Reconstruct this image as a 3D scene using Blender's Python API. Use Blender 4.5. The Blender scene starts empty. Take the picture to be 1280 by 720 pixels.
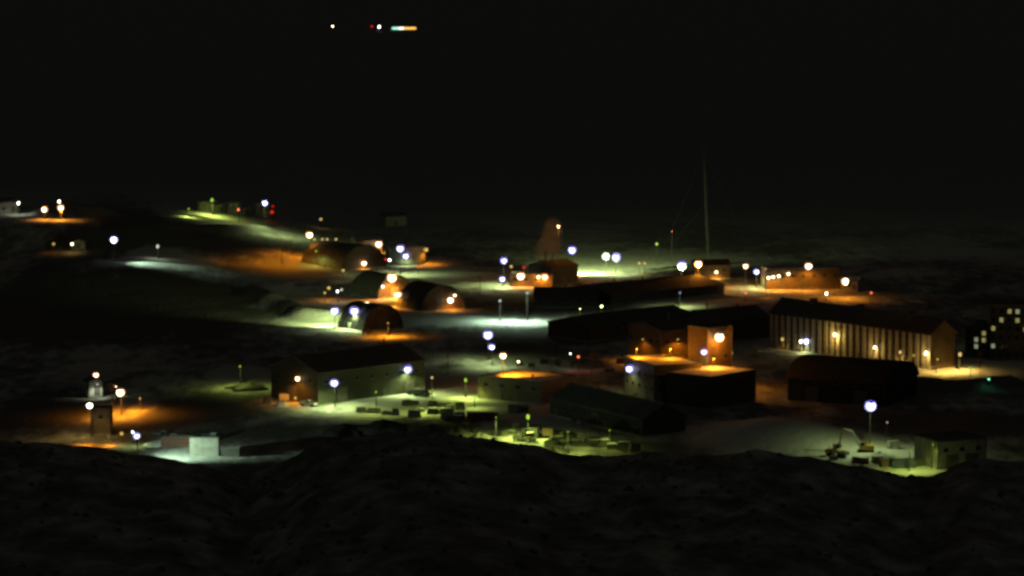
import bpy, bmesh, math, random
import numpy as np
from mathutils import Vector, Matrix

random.seed(7)
SC = bpy.context.scene
COL = SC.collection
R = math.radians

# ------------------------------------------------------------------ camera
CAM_H = 130.0
FPX = 3630.0                 # focal length in photograph pixels (1280 wide)
PITCH = math.atan(376.0 / FPX)
cam_d = bpy.data.cameras.new('camera')
cam_d.sensor_width = 36.0
cam_d.lens = 36.0 * FPX / 1280.0
cam_d.clip_start = 0.5
cam_d.clip_end = 200000.0
cam_d.dof.use_dof = True     # the webcam is focused a little short of the town
cam_d.dof.focus_distance = 50.0
cam_d.dof.aperture_fstop = 2.5
cam_d.dof.aperture_blades = 0
cam = bpy.data.objects.new('camera', cam_d)
COL.objects.link(cam)
cam.location = (0, 0, CAM_H)
cam.rotation_euler = (math.pi / 2 - PITCH, 0, 0)
SC.camera = cam

# ------------------------------------------------------------------ world (polar night)
world = bpy.data.worlds.new('World')
SC.world = world
world.use_nodes = True
wn = world.node_tree.nodes
bg = wn['Background']
sky = wn.new('ShaderNodeTexSky')
sky.sky_type = 'NISHITA'
sky.sun_disc = False
sky.sun_elevation = R(-3.6)
sky.sun_rotation = R(180)
hs = wn.new('ShaderNodeHueSaturation')
hs.inputs['Saturation'].default_value = 0.0
world.node_tree.links.new(sky.outputs[0], hs.inputs['Color'])
tint = wn.new('ShaderNodeMixRGB'); tint.blend_type = 'MULTIPLY'; tint.inputs['Fac'].default_value = 1.0
tint.inputs['Color2'].default_value = (1.0, 0.98, 0.82, 1)
world.node_tree.links.new(hs.outputs[0], tint.inputs['Color1'])
world.node_tree.links.new(tint.outputs[0], bg.inputs['Color'])
bg.inputs['Strength'].default_value = 0.15

SC.view_settings.view_transform = 'Standard'
SC.view_settings.look = 'None'
SC.view_settings.gamma = 1.0
SC.view_settings.exposure = 0.6
SC.view_settings.use_curve_mapping = False
SC.render.engine = 'CYCLES'
SC.cycles.use_denoising = True
SC.cycles.max_bounces = 2
SC.cycles.diffuse_bounces = 1
SC.cycles.glossy_bounces = 1
SC.cycles.volume_bounces = 0
SC.cycles.sample_clamp_indirect = 4.0
SC.cycles.filter_width = 2.2
SC.cycles.adaptive_threshold = 0.02

# ------------------------------------------------------------------ materials
MATS = {}
def nmat(name, color, rough=0.7, metal=0.0, noise=0.25, scale=0.6, bump=0.0, bscale=3.0, ribs=0.0):
    if name in MATS: return MATS[name]
    m = bpy.data.materials.new(name); m.use_nodes = True
    nt = m.node_tree; n = nt.nodes; L = nt.links
    b = n['Principled BSDF']
    b.inputs['Roughness'].default_value = rough
    b.inputs['Metallic'].default_value = metal
    tc = n.new('ShaderNodeTexCoord')
    nz = n.new('ShaderNodeTexNoise'); nz.inputs['Scale'].default_value = scale
    nz.inputs['Detail'].default_value = 3
    L.new(tc.outputs['Object'], nz.inputs['Vector'])
    rp = n.new('ShaderNodeValToRGB')
    lo = [c * (1 - noise) for c in color]; hi = [min(1, c * (1 + noise)) for c in color]
    rp.color_ramp.elements[0].position = 0.3; rp.color_ramp.elements[1].position = 0.72
    rp.color_ramp.elements[0].color = (*lo, 1); rp.color_ramp.elements[1].color = (*hi, 1)
    L.new(nz.outputs['Fac'], rp.inputs['Fac'])
    L.new(rp.outputs[0], b.inputs['Base Color'])
    if bump:
        bp = n.new('ShaderNodeBump'); bp.inputs['Strength'].default_value = bump
        bp.inputs['Distance'].default_value = 0.3
        n2 = n.new('ShaderNodeTexNoise'); n2.inputs['Scale'].default_value = bscale
        L.new(tc.outputs['Object'], n2.inputs['Vector'])
        L.new(n2.outputs['Fac'], bp.inputs['Height']); L.new(bp.outputs[0], b.inputs['Normal'])
    MATS[name] = m
    return m

def emat(name, color, strength):
    if name in MATS: return MATS[name]
    m = bpy.data.materials.new(name); m.use_nodes = True
    nt = m.node_tree
    b = nt.nodes['Principled BSDF']
    b.inputs['Base Color'].default_value = (0.3, 0.3, 0.3, 1)
    b.inputs['Emission Color'].default_value = (*color, 1)
    b.inputs['Emission Strength'].default_value = strength
    m.cycles.emission_sampling = 'NONE'
    MATS[name] = m
    return m

nmat('wall_tan', (0.15, 0.12, 0.08)); nmat('wall_brown', (0.11, 0.075, 0.05)); nmat('wall_green', (0.055, 0.058, 0.038))
nmat('wall_grey', (0.11, 0.11, 0.10)); nmat('wall_pale', (0.36, 0.35, 0.31)); nmat('wall_dark', (0.09, 0.088, 0.08))
nmat('wall_red', (0.15, 0.06, 0.045)); nmat('wall_white', (0.72, 0.72, 0.68), noise=0.12); nmat('wall_blue', (0.08, 0.11, 0.18))
nmat('roof_dark', (0.11, 0.107, 0.097), rough=0.85); nmat('roof_snow', (0.62, 0.63, 0.64), rough=0.9, noise=0.3, scale=0.25)
nmat('roof_black', (0.035, 0.034, 0.032), rough=0.9); nmat('roof_grey', (0.10, 0.10, 0.10)); nmat('trim', (0.12, 0.12, 0.12)); nmat('trim_pale', (0.52, 0.50, 0.44))
nmat('steel', (0.22, 0.22, 0.22), rough=0.5, metal=0.6); nmat('pole', (0.05, 0.05, 0.05), rough=0.8)
nmat('concrete', (0.30, 0.29, 0.27)); nmat('door', (0.14, 0.13, 0.11)); nmat('door_pale', (0.5, 0.5, 0.47))
nmat('glass', (0.02, 0.024, 0.028), rough=0.12); nmat('tyre', (0.02, 0.02, 0.02), rough=0.9)
nmat('yellow', (0.55, 0.36, 0.05)); nmat('red_paint', (0.35, 0.05, 0.035)); nmat('orange_paint', (0.5, 0.17, 0.04))
nmat('wood', (0.24, 0.16, 0.09)); nmat('white_paint', (0.7, 0.7, 0.68), noise=0.1); nmat('blue_paint', (0.06, 0.10, 0.22))
nmat('scoria', (0.05, 0.045, 0.04), bump=0.6, bscale=1.5); nmat('tank_paint', (0.50, 0.50, 0.46), noise=0.18, scale=0.3)
nmat('snowpack', (0.66, 0.68, 0.70), rough=0.9, noise=0.12, bump=0.4, bscale=0.8)

COLOR = {  # light colour as the pools on the snow show it
    'w': (0.76, 1.0, 0.34), 'c': (0.66, 1.0, 0.68), 'o': (1.0, 0.31, 0.012), 'g': (0.78, 1.0, 0.17),
    'y': (1.0, 0.60, 0.12), 'r': (1.0, 0.08, 0.03), 'n': (0.9, 1.0, 0.7), 'G': (0.1, 1.0, 0.45)}
LENS = {'w': (0.62, 0.66, 1.0), 'c': (0.85, 1.0, 1.0), 'o': (1.0, 0.80, 0.42), 'g': (0.75, 1.0, 0.3), 'y': (1.0, 0.85, 0.5),
        'r': (1.0, 0.16, 0.06), 'n': (1.0, 1.0, 0.9), 'G': (0.2, 1.0, 0.55)}
for k, c in LENS.items():
    emat('lens_' + k, c, 7.0 if k not in 'rG' else 2.0)
    emat('dim_' + k, tuple(v ** 2.2 for v in c), 0.5)
emat('reflector', (0.15, 0.10, 0.85), 0.55)  # glowing disc imitating lens bloom and violet fringe round a lamp
emat('bloom_disc_o', (1.0, 0.20, 0.02), 0.42)  # the same painted glow in orange, for sodium lamps
emat('window_warm', (0.95, 0.85, 0.30), 0.16)
emat('window_pale', (0.85, 0.95, 0.55), 0.16)
emat('window_far_green', (0.35, 1.0, 0.75), 0.9)
emat('window_far_white', (1.0, 0.95, 0.8), 1.4)
emat('window_far_orange', (1.0, 0.5, 0.08), 1.0)

# ------------------------------------------------------------------ terrain
_rs = np.random.RandomState(3)
_waves = []
for lam, amp in ((140, .55), (90, .45), (60, .35), (38, .28), (24, .2), (15, .13), (9, .07)):
    for _ in range(3):
        a = _rs.uniform(0, 2 * math.pi)
        _waves.append((2 * math.pi / lam * math.cos(a), 2 * math.pi / lam * math.sin(a), _rs.uniform(0, 6.28), amp))
def rough(x, y):
    z = 0.0
    for kx, ky, ph, a in _waves: z = z + a * np.sin(kx * x + ky * y + ph)
    return z
def ss(a, b, v):
    t = np.clip((v - a) / (b - a), 0, 1)
    return t * t * (3 - 2 * t)
CREST = [(-200, 556), (0, 556), (60, 563), (150, 571), (230, 588), (300, 606), (340, 592), (400, 560), (470, 548), (560, 547), (620, 556), (700, 574),
         (760, 577), (850, 577), (960, 573), (1030, 580), (1090, 597), (1150, 606), (1175, 603), (1200, 588), (1240, 584), (1400, 590)]
CX = np.array([c[0] for c in CREST], float); CY = np.array([c[1] for c in CREST], float)
YC = 520.0
def base_h(x, y):
    x = np.asarray(x, float); y = np.asarray(y, float)
    town = (0.22 - 0.1 * ss(1500, 1800, y)) * rough(x, y) * ss(560, 700, y) * (1 - ss(2300, 3200, y))
    # hillside on the left, in benches
    lft = ss(-70, -190, x)
    town = town + lft * (7 * ss(1150, 1260, y) + 9 * ss(1330, 1400, y)) * (1 - ss(2000, 2900, y))
    town = town + 5.0 * np.exp(-(((x - 76) / 20) ** 2 + ((y - 832) / 20) ** 2))          # snow mound, right
    town = town - 2.0 * ss(2000, 2600, y)
    # foreground ridge
    px = 640 + x / np.maximum(y, 90.0) * FPX
    pxc = np.clip(px, -200, 1400)
    cp = np.interp(pxc, CX, CY) + 2.2 * np.sin(pxc / 23.0 + 1) + 1.6 * np.sin(pxc / 11.0) + 1.0 * np.sin(pxc / 5.3 + 2)
    k = (cp + 16) / FPX
    t = np.clip(y / YC, 0, 1)
    e = 2.5 * (1 - t) + 17 * np.sin(math.pi * t)
    fg = CAM_H - k * np.clip(y, 0, YC) - e
    fg = fg * (1 - ss(YC, YC + 120, y)) + 0.35 * rough(x * 2.2, y * 2.2) * ss(40, 200, y) * (1 - ss(YC - 60, YC, y))
    return np.where(y < YC + 120, fg, 0) + town

def ray_dir(px, py):
    d = Vector(((px - 640) / FPX, (360 - py) / FPX, -1.0))
    return (cam.rotation_euler.to_matrix() @ d).normalized()
def march(px, py, up=0.0, hf=None):
    hf = hf or base_h
    d = ray_dir(px, py); o = Vector((0, 0, CAM_H))
    d = d / d.y
    y = 560.0; step = 6.0
    ys = np.concatenate([np.arange(560, 2600, 3.0), np.geomspace(2600, 90000, 900)])
    z = CAM_H + d.z * ys; x = d.x * ys
    below = z < hf(x, ys) + up
    i = int(np.argmax(below))
    if not below[i]: i = len(ys) - 1
    a, b = ys[max(i - 1, 0)], ys[i]
    for _ in range(18):
        m = 0.5 * (a + b)
        if CAM_H + d.z * m < float(hf(d.x * m, m)) + up: b = m
        else: a = m
    return Vector((d.x * b, b, CAM_H + d.z * b - up))
# berms and banks: (pixel polyline on the ground, half width m, height m)
BERMS_PX = [([(318, 368), (350, 384), (385, 398), (412, 400)], 9, 4.0),
            ([(205, 284), (260, 289), (330, 289)], 9, 3.0),
            ([(560, 562), (640, 578), (720, 588)], 7, 2.0),
            ([(420, 540), (500, 540), (600, 556)], 8, 2.2),
            ([(470, 350), (520, 352)], 6, 1.5),
            ([(1000, 588), (1060, 590)], 6, 2.0),
            ([(1150, 482), (1200, 487), (1260, 480)], 8, 3.0),
            ([(66, 267), (95, 267), (128, 271)], 13, 5.5)]
BERMS = [([march(*p) for p in pl], w, hgt) for pl, w, hgt in BERMS_PX]
def seg_dist(x, y, pts):
    best = np.full(np.shape(x), 1e9)
    for a, b in zip(pts[:-1], pts[1:]):
        dx, dy = b.x - a.x, b.y - a.y
        t = np.clip(((x - a.x) * dx + (y - a.y) * dy) / (dx * dx + dy * dy), 0, 1)
        best = np.minimum(best, np.hypot(x - a.x - t * dx, y - a.y - t * dy))
    return best
def H(x, y):
    x = np.asarray(x, float); y = np.asarray(y, float)
    z = base_h(x, y)
    for pts, w, hgt in BERMS:
        d = seg_dist(x, y, pts)
        z = z + hgt * (1 - ss(0.15 * w, w, d))
    return z
def G(px, py, up=0.0): return march(px, py, up, H)
def gz(x, y): return float(H(x, y))

# snow and scoria ellipses; light pools and unlit ground are painted into their tone
def ell(px, py, rx, ry):
    c = march(px, py); D = c.y
    return c.x, c.y, rx * D / FPX, ry * D * D / (FPX * CAM_H)
BARE_UNLIT = [ell(*a) for a in [(100, 380, 150, 40), (240, 390, 80, 22), (60, 510, 60, 20), (260, 510, 60, 14), (420, 540, 130, 9), (1220, 530, 110, 14),
                          (1050, 480, 60, 20), (640, 440, 60, 12), (700, 420, 80, 8), (350, 345, 70, 14), (150, 285, 70, 10),
                          (165, 268, 34, 8), (240, 292, 80, 8), (800, 560, 60, 8), (560, 530, 50, 8), (730, 455, 30, 6)]]
SNOWY_LIT = [ell(*a) for a in [(640, 404, 80, 6), (500, 380, 22, 6), (535, 393, 30, 6), (575, 400, 30, 6), (470, 410, 30, 6), (345, 383, 30, 5), (375, 398, 30, 5), (405, 405, 30, 5), (390, 378, 40, 5), (500, 400, 40, 8), (740, 550, 60, 12), (1200, 458, 60, 8), (440, 405, 40, 8), (250, 270, 60, 8), (200, 325, 60, 10), (660, 535, 70, 20), (450, 492, 100, 12),
                           (920, 535, 110, 22), (1110, 570, 70, 16), (250, 570, 60, 14), (150, 505, 60, 8), (1180, 458, 70, 10), (300, 465, 40, 10),
                           (650, 355, 60, 8), (820, 325, 110, 10), (550, 475, 40, 10), (880, 375, 90, 8), (620, 500, 40, 10), (560, 350, 60, 10)]]
def snow_amount(x, y):
    n = 0.5 + 0.16 * rough(x * 0.9 + 300, y * 0.45 - 120)
    for cx, cy, rx, ry in BARE_UNLIT: n = n - 0.75 * np.exp(-(((x - cx) / rx) ** 2 + ((y - cy) / ry) ** 2) ** 1.5)
    for cx, cy, rx, ry in SNOWY_LIT: n = n + 0.75 * np.exp(-(((x - cx) / rx) ** 2 + ((y - cy) / ry) ** 2) ** 1.5)
    for pts, w, hgt in BERMS: n = n - 0.7 * (1 - ss(0.4 * w, 1.05 * w, seg_dist(x, y, pts)))
    n = n + 1.2 * ss(1520, 1760, y) - 0.12 * (1 - ss(500, 600, y))
    n = n + (0.42 - n) * (1 - ss(500, 600, y))
    return np.clip(n, 0.0, 1.6)

far = np.geomspace(420, 90000, 26)[1:]
xs = np.concatenate([-far[::-1], np.arange(-420, -160, 4.5), np.arange(-160, 160, 2.5), np.arange(160, 421, 4.5), far])
ys = np.concatenate([np.arange(-260, 0, 40), np.arange(0, 640, 7.0), np.arange(640, 1300, 3.0), np.arange(1300, 2200, 6.0), np.geomspace(2200, 90000, 40)])
X, Y = np.meshgrid(xs, ys)
Z = H(X, Y)
S = snow_amount(X, Y)
Z = Z + np.where((Y > 640) & (Y < 2200), 0.35 * (S - 0.5), 0)
nx, ny = len(xs), len(ys)
verts = np.stack([X.ravel(), Y.ravel(), Z.ravel()], 1)
ii, jj = np.meshgrid(np.arange(ny - 1), np.arange(nx - 1), indexing='ij')
q = (ii * nx + jj).ravel()
faces = np.stack([q, q + 1, q + nx + 1, q + nx], 1)
me = bpy.data.meshes.new('ground')
me.from_pydata(verts.tolist(), [], faces.tolist())
at = me.attributes.new('snow', 'FLOAT', 'POINT')
at.data.foreach_set('value', S.ravel().astype(np.float32))
at2 = me.attributes.new('sea_ice', 'FLOAT', 'POINT')
at2.data.foreach_set('value', ss(1300, 1750, Y).ravel().astype(np.float32))
me.polygons.foreach_set('use_smooth', [True] * len(me.polygons))
ground = bpy.data.objects.new('ground', me); COL.objects.link(ground)
ground['kind'] = 'structure'
gm = bpy.data.materials.new('snow_and_scoria'); gm.use_nodes = True
nt = gm.node_tree; n = nt.nodes; L = nt.links
b = n['Principled BSDF']; b.inputs['Roughness'].default_value = 0.9
an = n.new('ShaderNodeAttribute'); an.attribute_name = 'snow'
tc = n.new('ShaderNodeTexCoord')
mp = n.new('ShaderNodeMapping'); mp.inputs['Scale'].default_value = (1.0, 0.35, 1.0)
L.new(tc.outputs['Object'], mp.inputs['Vector'])
nz = n.new('ShaderNodeTexNoise'); nz.inputs['Scale'].default_value = 0.16; nz.inputs['Detail'].default_value = 4; nz.inputs['Roughness'].default_value = 0.65
L.new(mp.outputs[0], nz.inputs['Vector'])
ad = n.new('ShaderNodeMath'); ad.operation = 'ADD'
sb = n.new('ShaderNodeMath'); sb.operation = 'MULTIPLY_ADD'; sb.inputs[1].default_value = 1.5; sb.inputs[2].default_value = -0.75
L.new(nz.outputs['Fac'], sb.inputs[0]); L.new(an.outputs['Fac'], ad.inputs[0]); L.new(sb.outputs[0], ad.inputs[1])
rp = n.new('ShaderNodeValToRGB')
rp.color_ramp.elements[0].position = 0.22; rp.color_ramp.elements[0].color = (0.16, 0.15, 0.135, 1)
rp.color_ramp.elements[1].position = 0.72; rp.color_ramp.elements[1].color = (0.66, 0.66, 0.63, 1)
e2 = rp.color_ramp.elements.new(0.45); e2.color = (0.32, 0.32, 0.31, 1)
L.new(ad.outputs[0], rp.inputs['Fac'])
ia = n.new('ShaderNodeAttribute'); ia.attribute_name = 'sea_ice'
im = n.new('ShaderNodeMixRGB'); im.inputs['Color2'].default_value = (0.34, 0.35, 0.36, 1)
L.new(ia.outputs['Fac'], im.inputs['Fac']); L.new(rp.outputs[0], im.inputs['Color1']); L.new(im.outputs[0], b.inputs['Base Color'])
nb = n.new('ShaderNodeTexNoise'); nb.inputs['Scale'].default_value = 0.5; nb.inputs['Detail'].default_value = 2
L.new(tc.outputs['Object'], nb.inputs['Vector'])
bp = n.new('ShaderNodeBump'); bp.inputs['Strength'].default_value = 0.5; bp.inputs['Distance'].default_value = 1.0
L.new(nb.outputs['Fac'], bp.inputs['Height']); L.new(bp.outputs[0], b.inputs['Normal'])
me.materials.append(gm)

# ------------------------------------------------------------------ mesh helpers
class MB:
    def __init__(s): s.v = []; s.f = []
    def add(s, vs, fs):
        o = len(s.v); s.v += [tuple(p) for p in vs]; s.f += [tuple(i + o for i in f) for f in fs]; return s
    def box(s, x0, x1, y0, y1, z0, z1):
        return s.add([(x0, y0, z0), (x1, y0, z0), (x1, y1, z0), (x0, y1, z0), (x0, y0, z1), (x1, y0, z1), (x1, y1, z1), (x0, y1, z1)],
                     [(0, 3, 2, 1), (4, 5, 6, 7), (0, 1, 5, 4), (1, 2, 6, 5), (2, 3, 7, 6), (3, 0, 4, 7)])
    def tube(s, p, q, r0, r1=None, n=8, cap=True):
        p = Vector(p); q = Vector(q); r1 = r0 if r1 is None else r1
        d = (q - p).normalized(); u = d.orthogonal().normalized(); w = d.cross(u)
        vs = []
        for c, r in ((p, r0), (q, r1)):
            for i in range(n):
                a = 2 * math.pi * i / n; vs.append(c + u * (r * math.cos(a)) + w * (r * math.sin(a)))
        fs = [(i, (i + 1) % n, n + (i + 1) % n, n + i) for i in range(n)]
        if cap: fs += [tuple(range(n - 1, -1, -1)), tuple(range(n, 2 * n))]
        return s.add(vs, fs)
    def lathe(s, prof, n=24, c=(0, 0, 0), axis='z'):
        vs = []
        for r, z in prof:
            for i in range(n):
                a = 2 * math.pi * i / n
                if axis == 'z': vs.append((c[0] + r * math.cos(a), c[1] + r * math.sin(a), c[2] + z))
                elif axis == 'y': vs.append((c[0] + r * math.cos(a), c[1] + z, c[2] + r * math.sin(a)))
                else: vs.append((c[0] + z, c[1] + r * math.cos(a), c[2] + r * math.sin(a)))
        fs = []
        for j in range(len(prof) - 1):
            for i in range(n):
                fs.append((j * n + i, j * n + (i + 1) % n, (j + 1) * n + (i + 1) % n, (j + 1) * n + i))
        return s.add(vs, fs)
    def prism(s, poly, y0, y1):        # polygon in xz extruded along y
        k = len(poly)
        vs = [(x, y0, z) for x, z in poly] + [(x, y1, z) for x, z in poly]
        fs = [tuple(range(k)), tuple(range(2 * k - 1, k - 1, -1))] + [(i, k + i, k + (i + 1) % k, (i + 1) % k) for i in range(k)]
        return s.add(vs, fs)
    def prism_x(s, poly, x0, x1):      # polygon in yz extruded along x
        k = len(poly)
        vs = [(x0, y, z) for y, z in poly] + [(x1, y, z) for y, z in poly]
        fs = [tuple(range(k)), tuple(range(2 * k - 1, k - 1, -1))] + [(i, k + i, k + (i + 1) % k, (i + 1) % k) for i in range(k)]
        return s.add(vs, fs)
    def mesh(s, name, mat, smooth=False):
        m = bpy.data.meshes.new(name); m.from_pydata(s.v, [], s.f)
        bm = bmesh.new(); bm.from_mesh(m); bmesh.ops.recalc_face_normals(bm, faces=bm.faces); bm.to_mesh(m); bm.free()
        if smooth: m.polygons.foreach_set('use_smooth', [True] * len(m.polygons))
        m.materials.append(MATS[mat]); return m
    def build(s, name, mat, parent=None, smooth=False):
        return put(name, s.mesh(name, mat, smooth), parent)
def put(name, mesh, parent=None, loc=None):
    o = bpy.data.objects.new(name, mesh); COL.objects.link(o)
    if parent: o.parent = parent
    if loc: o.location = loc
    return o
def tag(o, label, cat, group=None):
    o['label'] = label; o['category'] = cat
    if group: o['group'] = group
    return o
def thing(name, label, cat, loc, rz=0, group=None):
    o = bpy.data.objects.new(name, None); COL.objects.link(o)
    o.location = loc; o.rotation_euler = (0, 0, rz); o.empty_display_size = 0.2
    return tag(o, label, cat, group)
def yaw_of(a, b): return math.atan2(b.y - a.y, b.x - a.x)

# ------------------------------------------------------------------ buildings
WIN_MESH = {}
def window(parent, x, y, z, w, h, face='front', lit=None):
    """one window: frame, pane and sill, on the wall y=const (front) or x=const (side)"""
    fr = MB()
    t = 0.14
    fr.box(-w/2 - t, w/2 + t, -0.10, 0.02, h, h + t).box(-w/2 - t, -w/2, -0.10, 0.02, 0, h).box(w/2, w/2 + t, -0.10, 0.02, 0, h)
    key = ('f', w, h)
    if key not in WIN_MESH: WIN_MESH[key] = fr.mesh('window_frame', 'trim')
    f = put('window', WIN_MESH[key], parent, (x, y, z))
    if face == 'side': f.rotation_euler = (0, 0, -math.pi / 2)
    if face == 'right': f.rotation_euler = (0, 0, math.pi / 2)
    key = ('p', w, h, lit)
    if key not in WIN_MESH: WIN_MESH[key] = MB().box(-w/2, w/2, -0.05, 0.02, 0, h).mesh('pane', lit or 'glass')
    put('pane', WIN_MESH[key], f)
    key = ('s', w, h)
    if key not in WIN_MESH: WIN_MESH[key] = MB().box(-w/2 - 0.2, w/2 + 0.2, -0.22, 0.02, -0.14, 0).mesh('sill', 'concrete')
    put('sill', WIN_MESH[key], f)
    return f
def door(parent, x, y, z, w, h, face='front', mat='door', rollup=False):
    m = MB().box(-w/2, w/2, -0.07, 0.02, 0, h)
    if rollup:
        k = int(h / 0.6)
        for i in range(k): m.box(-w/2 + .05, w/2 - .05, -0.12, -0.06, i * h / k + .05, (i + 1) * h / k - .08)
    d = m.build('door', mat, parent); d.location = (x, y, z)
    if face == 'side': d.rotation_euler = (0, 0, -math.pi / 2)
    if face == 'right': d.rotation_euler = (0, 0, math.pi / 2)
    t = 0.18
    MB().box(-w/2 - t, -w/2, -0.14, 0.02, 0, h + t).box(w/2, w/2 + t, -0.14, 0.02, 0, h + t).box(-w/2, w/2, -0.14, 0.02, h, h + t).build('door_frame', 'trim', d)
    MB().box(w/2 - 0.35, w/2 - 0.2, -0.2, -0.07, 1.0, 1.15).build('handle', 'steel', d)
    return d
BLD = {}
def building(name, label, A, B, depth, h, roof='flat', rise=3.0, wall='wall_tan', roofmat='roof_dark', wins=(), doors=(), vents=(), width=None, key=None, cat='building', over=0.5, sink=2.0):
    a = G(*A); bb = G(*B)
    yaw = yaw_of(a, bb); w = width or math.hypot(bb.x - a.x, bb.y - a.y)
    t = thing(name, label, cat, (a.x, a.y, min(a.z, bb.z)), yaw)
    MB().box(-0.15, w + 0.15, -0.15, depth + 0.15, -sink, 0.5).build('foundation', 'concrete', t)
    if roof == 'gable':           # ridge along x
        MB().prism_x([(0, 0.4), (depth, 0.4), (depth, h), (depth/2, h + rise), (0, h)], 0, w).build('wall', wall, t)
        sl = rise / (depth / 2); o = over; th = 0.35
        poly = [(-o, h - sl*o + .02), (depth/2, h + rise + .02), (depth + o, h - sl*o + .02), (depth + o, h - sl*o + th), (depth/2, h + rise + th + .05), (-o, h - sl*o + th)]
        rf = MB().prism_x(poly, -o, w + o).build('roof', roofmat, t)
        MB().box(-o, w + o, depth/2 - .35, depth/2 + .35, h + rise + th - .05, h + rise + th + .22).build('ridge_cap', 'trim', rf)
        MB().box(-o, w + o, -o - .22, -o - .01, h - sl*o, h - sl*o + .3).build('gutter', 'trim', rf)
        ztop = lambda y: h + rise * (1 - abs(y - depth/2) / (depth/2)) + th
    elif roof == 'gabley':        # ridge along y (gable faces the front)
        MB().prism([(0, 0.4), (w, 0.4), (w, h), (w/2, h + rise), (0, h)], 0, depth).build('wall', wall, t)
        sl = rise / (w / 2); o = over; th = 0.35
        poly = [(-o, h - sl*o + .02), (w/2, h + rise + .02), (w + o, h - sl*o + .02), (w + o, h - sl*o + th), (w/2, h + rise + th + .05), (-o, h - sl*o + th)]
        rf = MB().prism(poly, -o, depth + o).build('roof', roofmat, t)
        MB().box(w/2 - .35, w/2 + .35, -o, depth + o, h + rise + th - .05, h + rise + th + .22).build('ridge_cap', 'trim', rf)
        ztop = lambda y: h + rise * .5
    elif roof == 'arch':          # barrel along y, the arched end faces the front
        N = 18
        pr = [(w/2 - (w/2) * math.cos(math.pi * i / N), 0.4 + h * math.sin(math.pi * i / N)) for i in range(N + 1)]
        MB().prism(pr, 0.3, depth - 0.3).build('end_wall', wall, t)
        out = [(w/2 - (w/2 + .35) * math.cos(math.pi * i / N), 0.4 + (h + .35) * math.sin(math.pi * i / N)) for i in range(N + 1)]
        inn = [(w/2 - (w/2 + .04) * math.cos(math.pi * i / N), 0.4 + (h + .04) * math.sin(math.pi * i / N)) for i in range(N + 1)]
        sh = MB().prism(out + inn[::-1], -0.3, depth).build('shell', roofmat, t)
        nr = max(2, int(depth / 4))
        for i in range(nr + 1):
            y = -0.25 + i * (depth) / nr
            o2 = [(w/2 - (w/2 + .5) * math.cos(math.pi * i2 / N), 0.4 + (h + .5) * math.sin(math.pi * i2 / N)) for i2 in range(N + 1)]
            i3 = [(w/2 - (w/2 + .33) * math.cos(math.pi * i2 / N), 0.4 + (h + .33) * math.sin(math.pi * i2 / N)) for i2 in range(N + 1)]
            MB().prism(o2 + i3[::-1], y - .12, y + .12).build('rib', 'roof_grey', sh)
        ztop = lambda y: h + .7
    elif roof == 'barrel':        # low barrel along x on straight walls
        N = 12
        top = [(depth/2 - (depth/2) * math.cos(math.pi * i / N), h + rise * math.sin(math.pi * i / N)) for i in range(N + 1)]
        MB().prism_x([(0, .4)] + top[:] + [(depth, .4)], 0, w).build('wall', wall, t)
        out = [(depth/2 - (depth/2 + .6) * math.cos(math.pi * i / N), h - .1 + (rise + .45) * math.sin(math.pi * i / N)) for i in range(N + 1)]
        inn = [(depth/2 - (depth/2 + .02) * math.cos(math.pi * i / N), h + .03 + (rise + .03) * math.sin(math.pi * i / N)) for i in range(N + 1)]
        MB().prism_x(out + inn[::-1], -.5, w + .5).build('roof', roofmat, t)
        ztop = lambda y: h + rise
    else:
        MB().box(0, w, 0, depth, 0.4, h).build('wall', wall, t)
        rf = MB().box(0.3, w - .3, 0.3, depth - .3, h - .02, h + .12).build('roof', roofmat, t)
        p = .35
        MB().box(-.12, w + .12, -.12, .3, h - .1, h + p).box(-.12, w + .12, depth - .3, depth + .12, h - .1, h + p).box(-.12, .3, .3, depth - .3, h - .1, h + p).box(w - .3, w + .12, .3, depth - .3, h - .1, h + p).build('parapet', 'trim', rf)
        ztop = lambda y: h + .1
    if roof not in ('arch',):
        for cx, cy in ((0, 0), (w, 0)):
            MB().box(cx - .12, cx + .12, cy - .12, cy + .12, .45, h - .15).build('corner_trim', 'trim', t)
    for wd in wins:               # (face, n, z, w, h, lit indices)
        face, nn, z, ww, wh = wd[:5]; lit = wd[5] if len(wd) > 5 else {}
        span = w if face == 'front' else depth
        for i in range(nn):
            u = span * (i + .5) / nn
            if face == 'front': window(t, u, -.0, z, ww, wh, 'front', lit.get(i))
            elif face == 'side': window(t, -.0, depth - u, z, ww, wh, 'side', lit.get(i))
            else: window(t, w, u, z, ww, wh, 'right', lit.get(i))
    for dr in doors:              # (face, u, w, h, mat, rollup)
        face, u, dw, dh = dr[:4]
        mat = dr[4] if len(dr) > 4 else 'door'; ru = dr[5] if len(dr) > 5 else dw > 2
        if face == 'front': door(t, u * w, 0 if roof != 'arch' else .3, .5, dw, dh, 'front', mat, ru)
        elif face == 'side': door(t, 0, depth * (1 - u), .5, dw, dh, 'side', mat, ru)
        else: door(t, w, depth * u, .5, dw, dh, 'right', mat, ru)
    for (kind, u, v, s) in vents:
        x, y = u * w, v * depth; z = ztop(y)
        if kind == 'stack': vb = MB().tube((x, y, z - 1.2), (x, y, z + 3.2 * s), .35 * s, n=10).tube((x, y, z + 3.2*s), (x, y, z + 3.6*s), .55 * s, .2 * s, n=10); vb.build('stack', 'steel', t)
        elif kind == 'box': MB().box(x - 1.2*s, x + 1.2*s, y - .9*s, y + .9*s, z - .9, z + 1.1*s).build('roof_unit', 'wall_grey', t)
        else: MB().tube((x, y, z - 1), (x, y, z + 1.0*s), .3*s, n=8).tube((x, y, z + 1.0*s), (x, y, z + 1.3*s), .6*s, .25*s, n=8).build('vent', 'steel', t)
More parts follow.
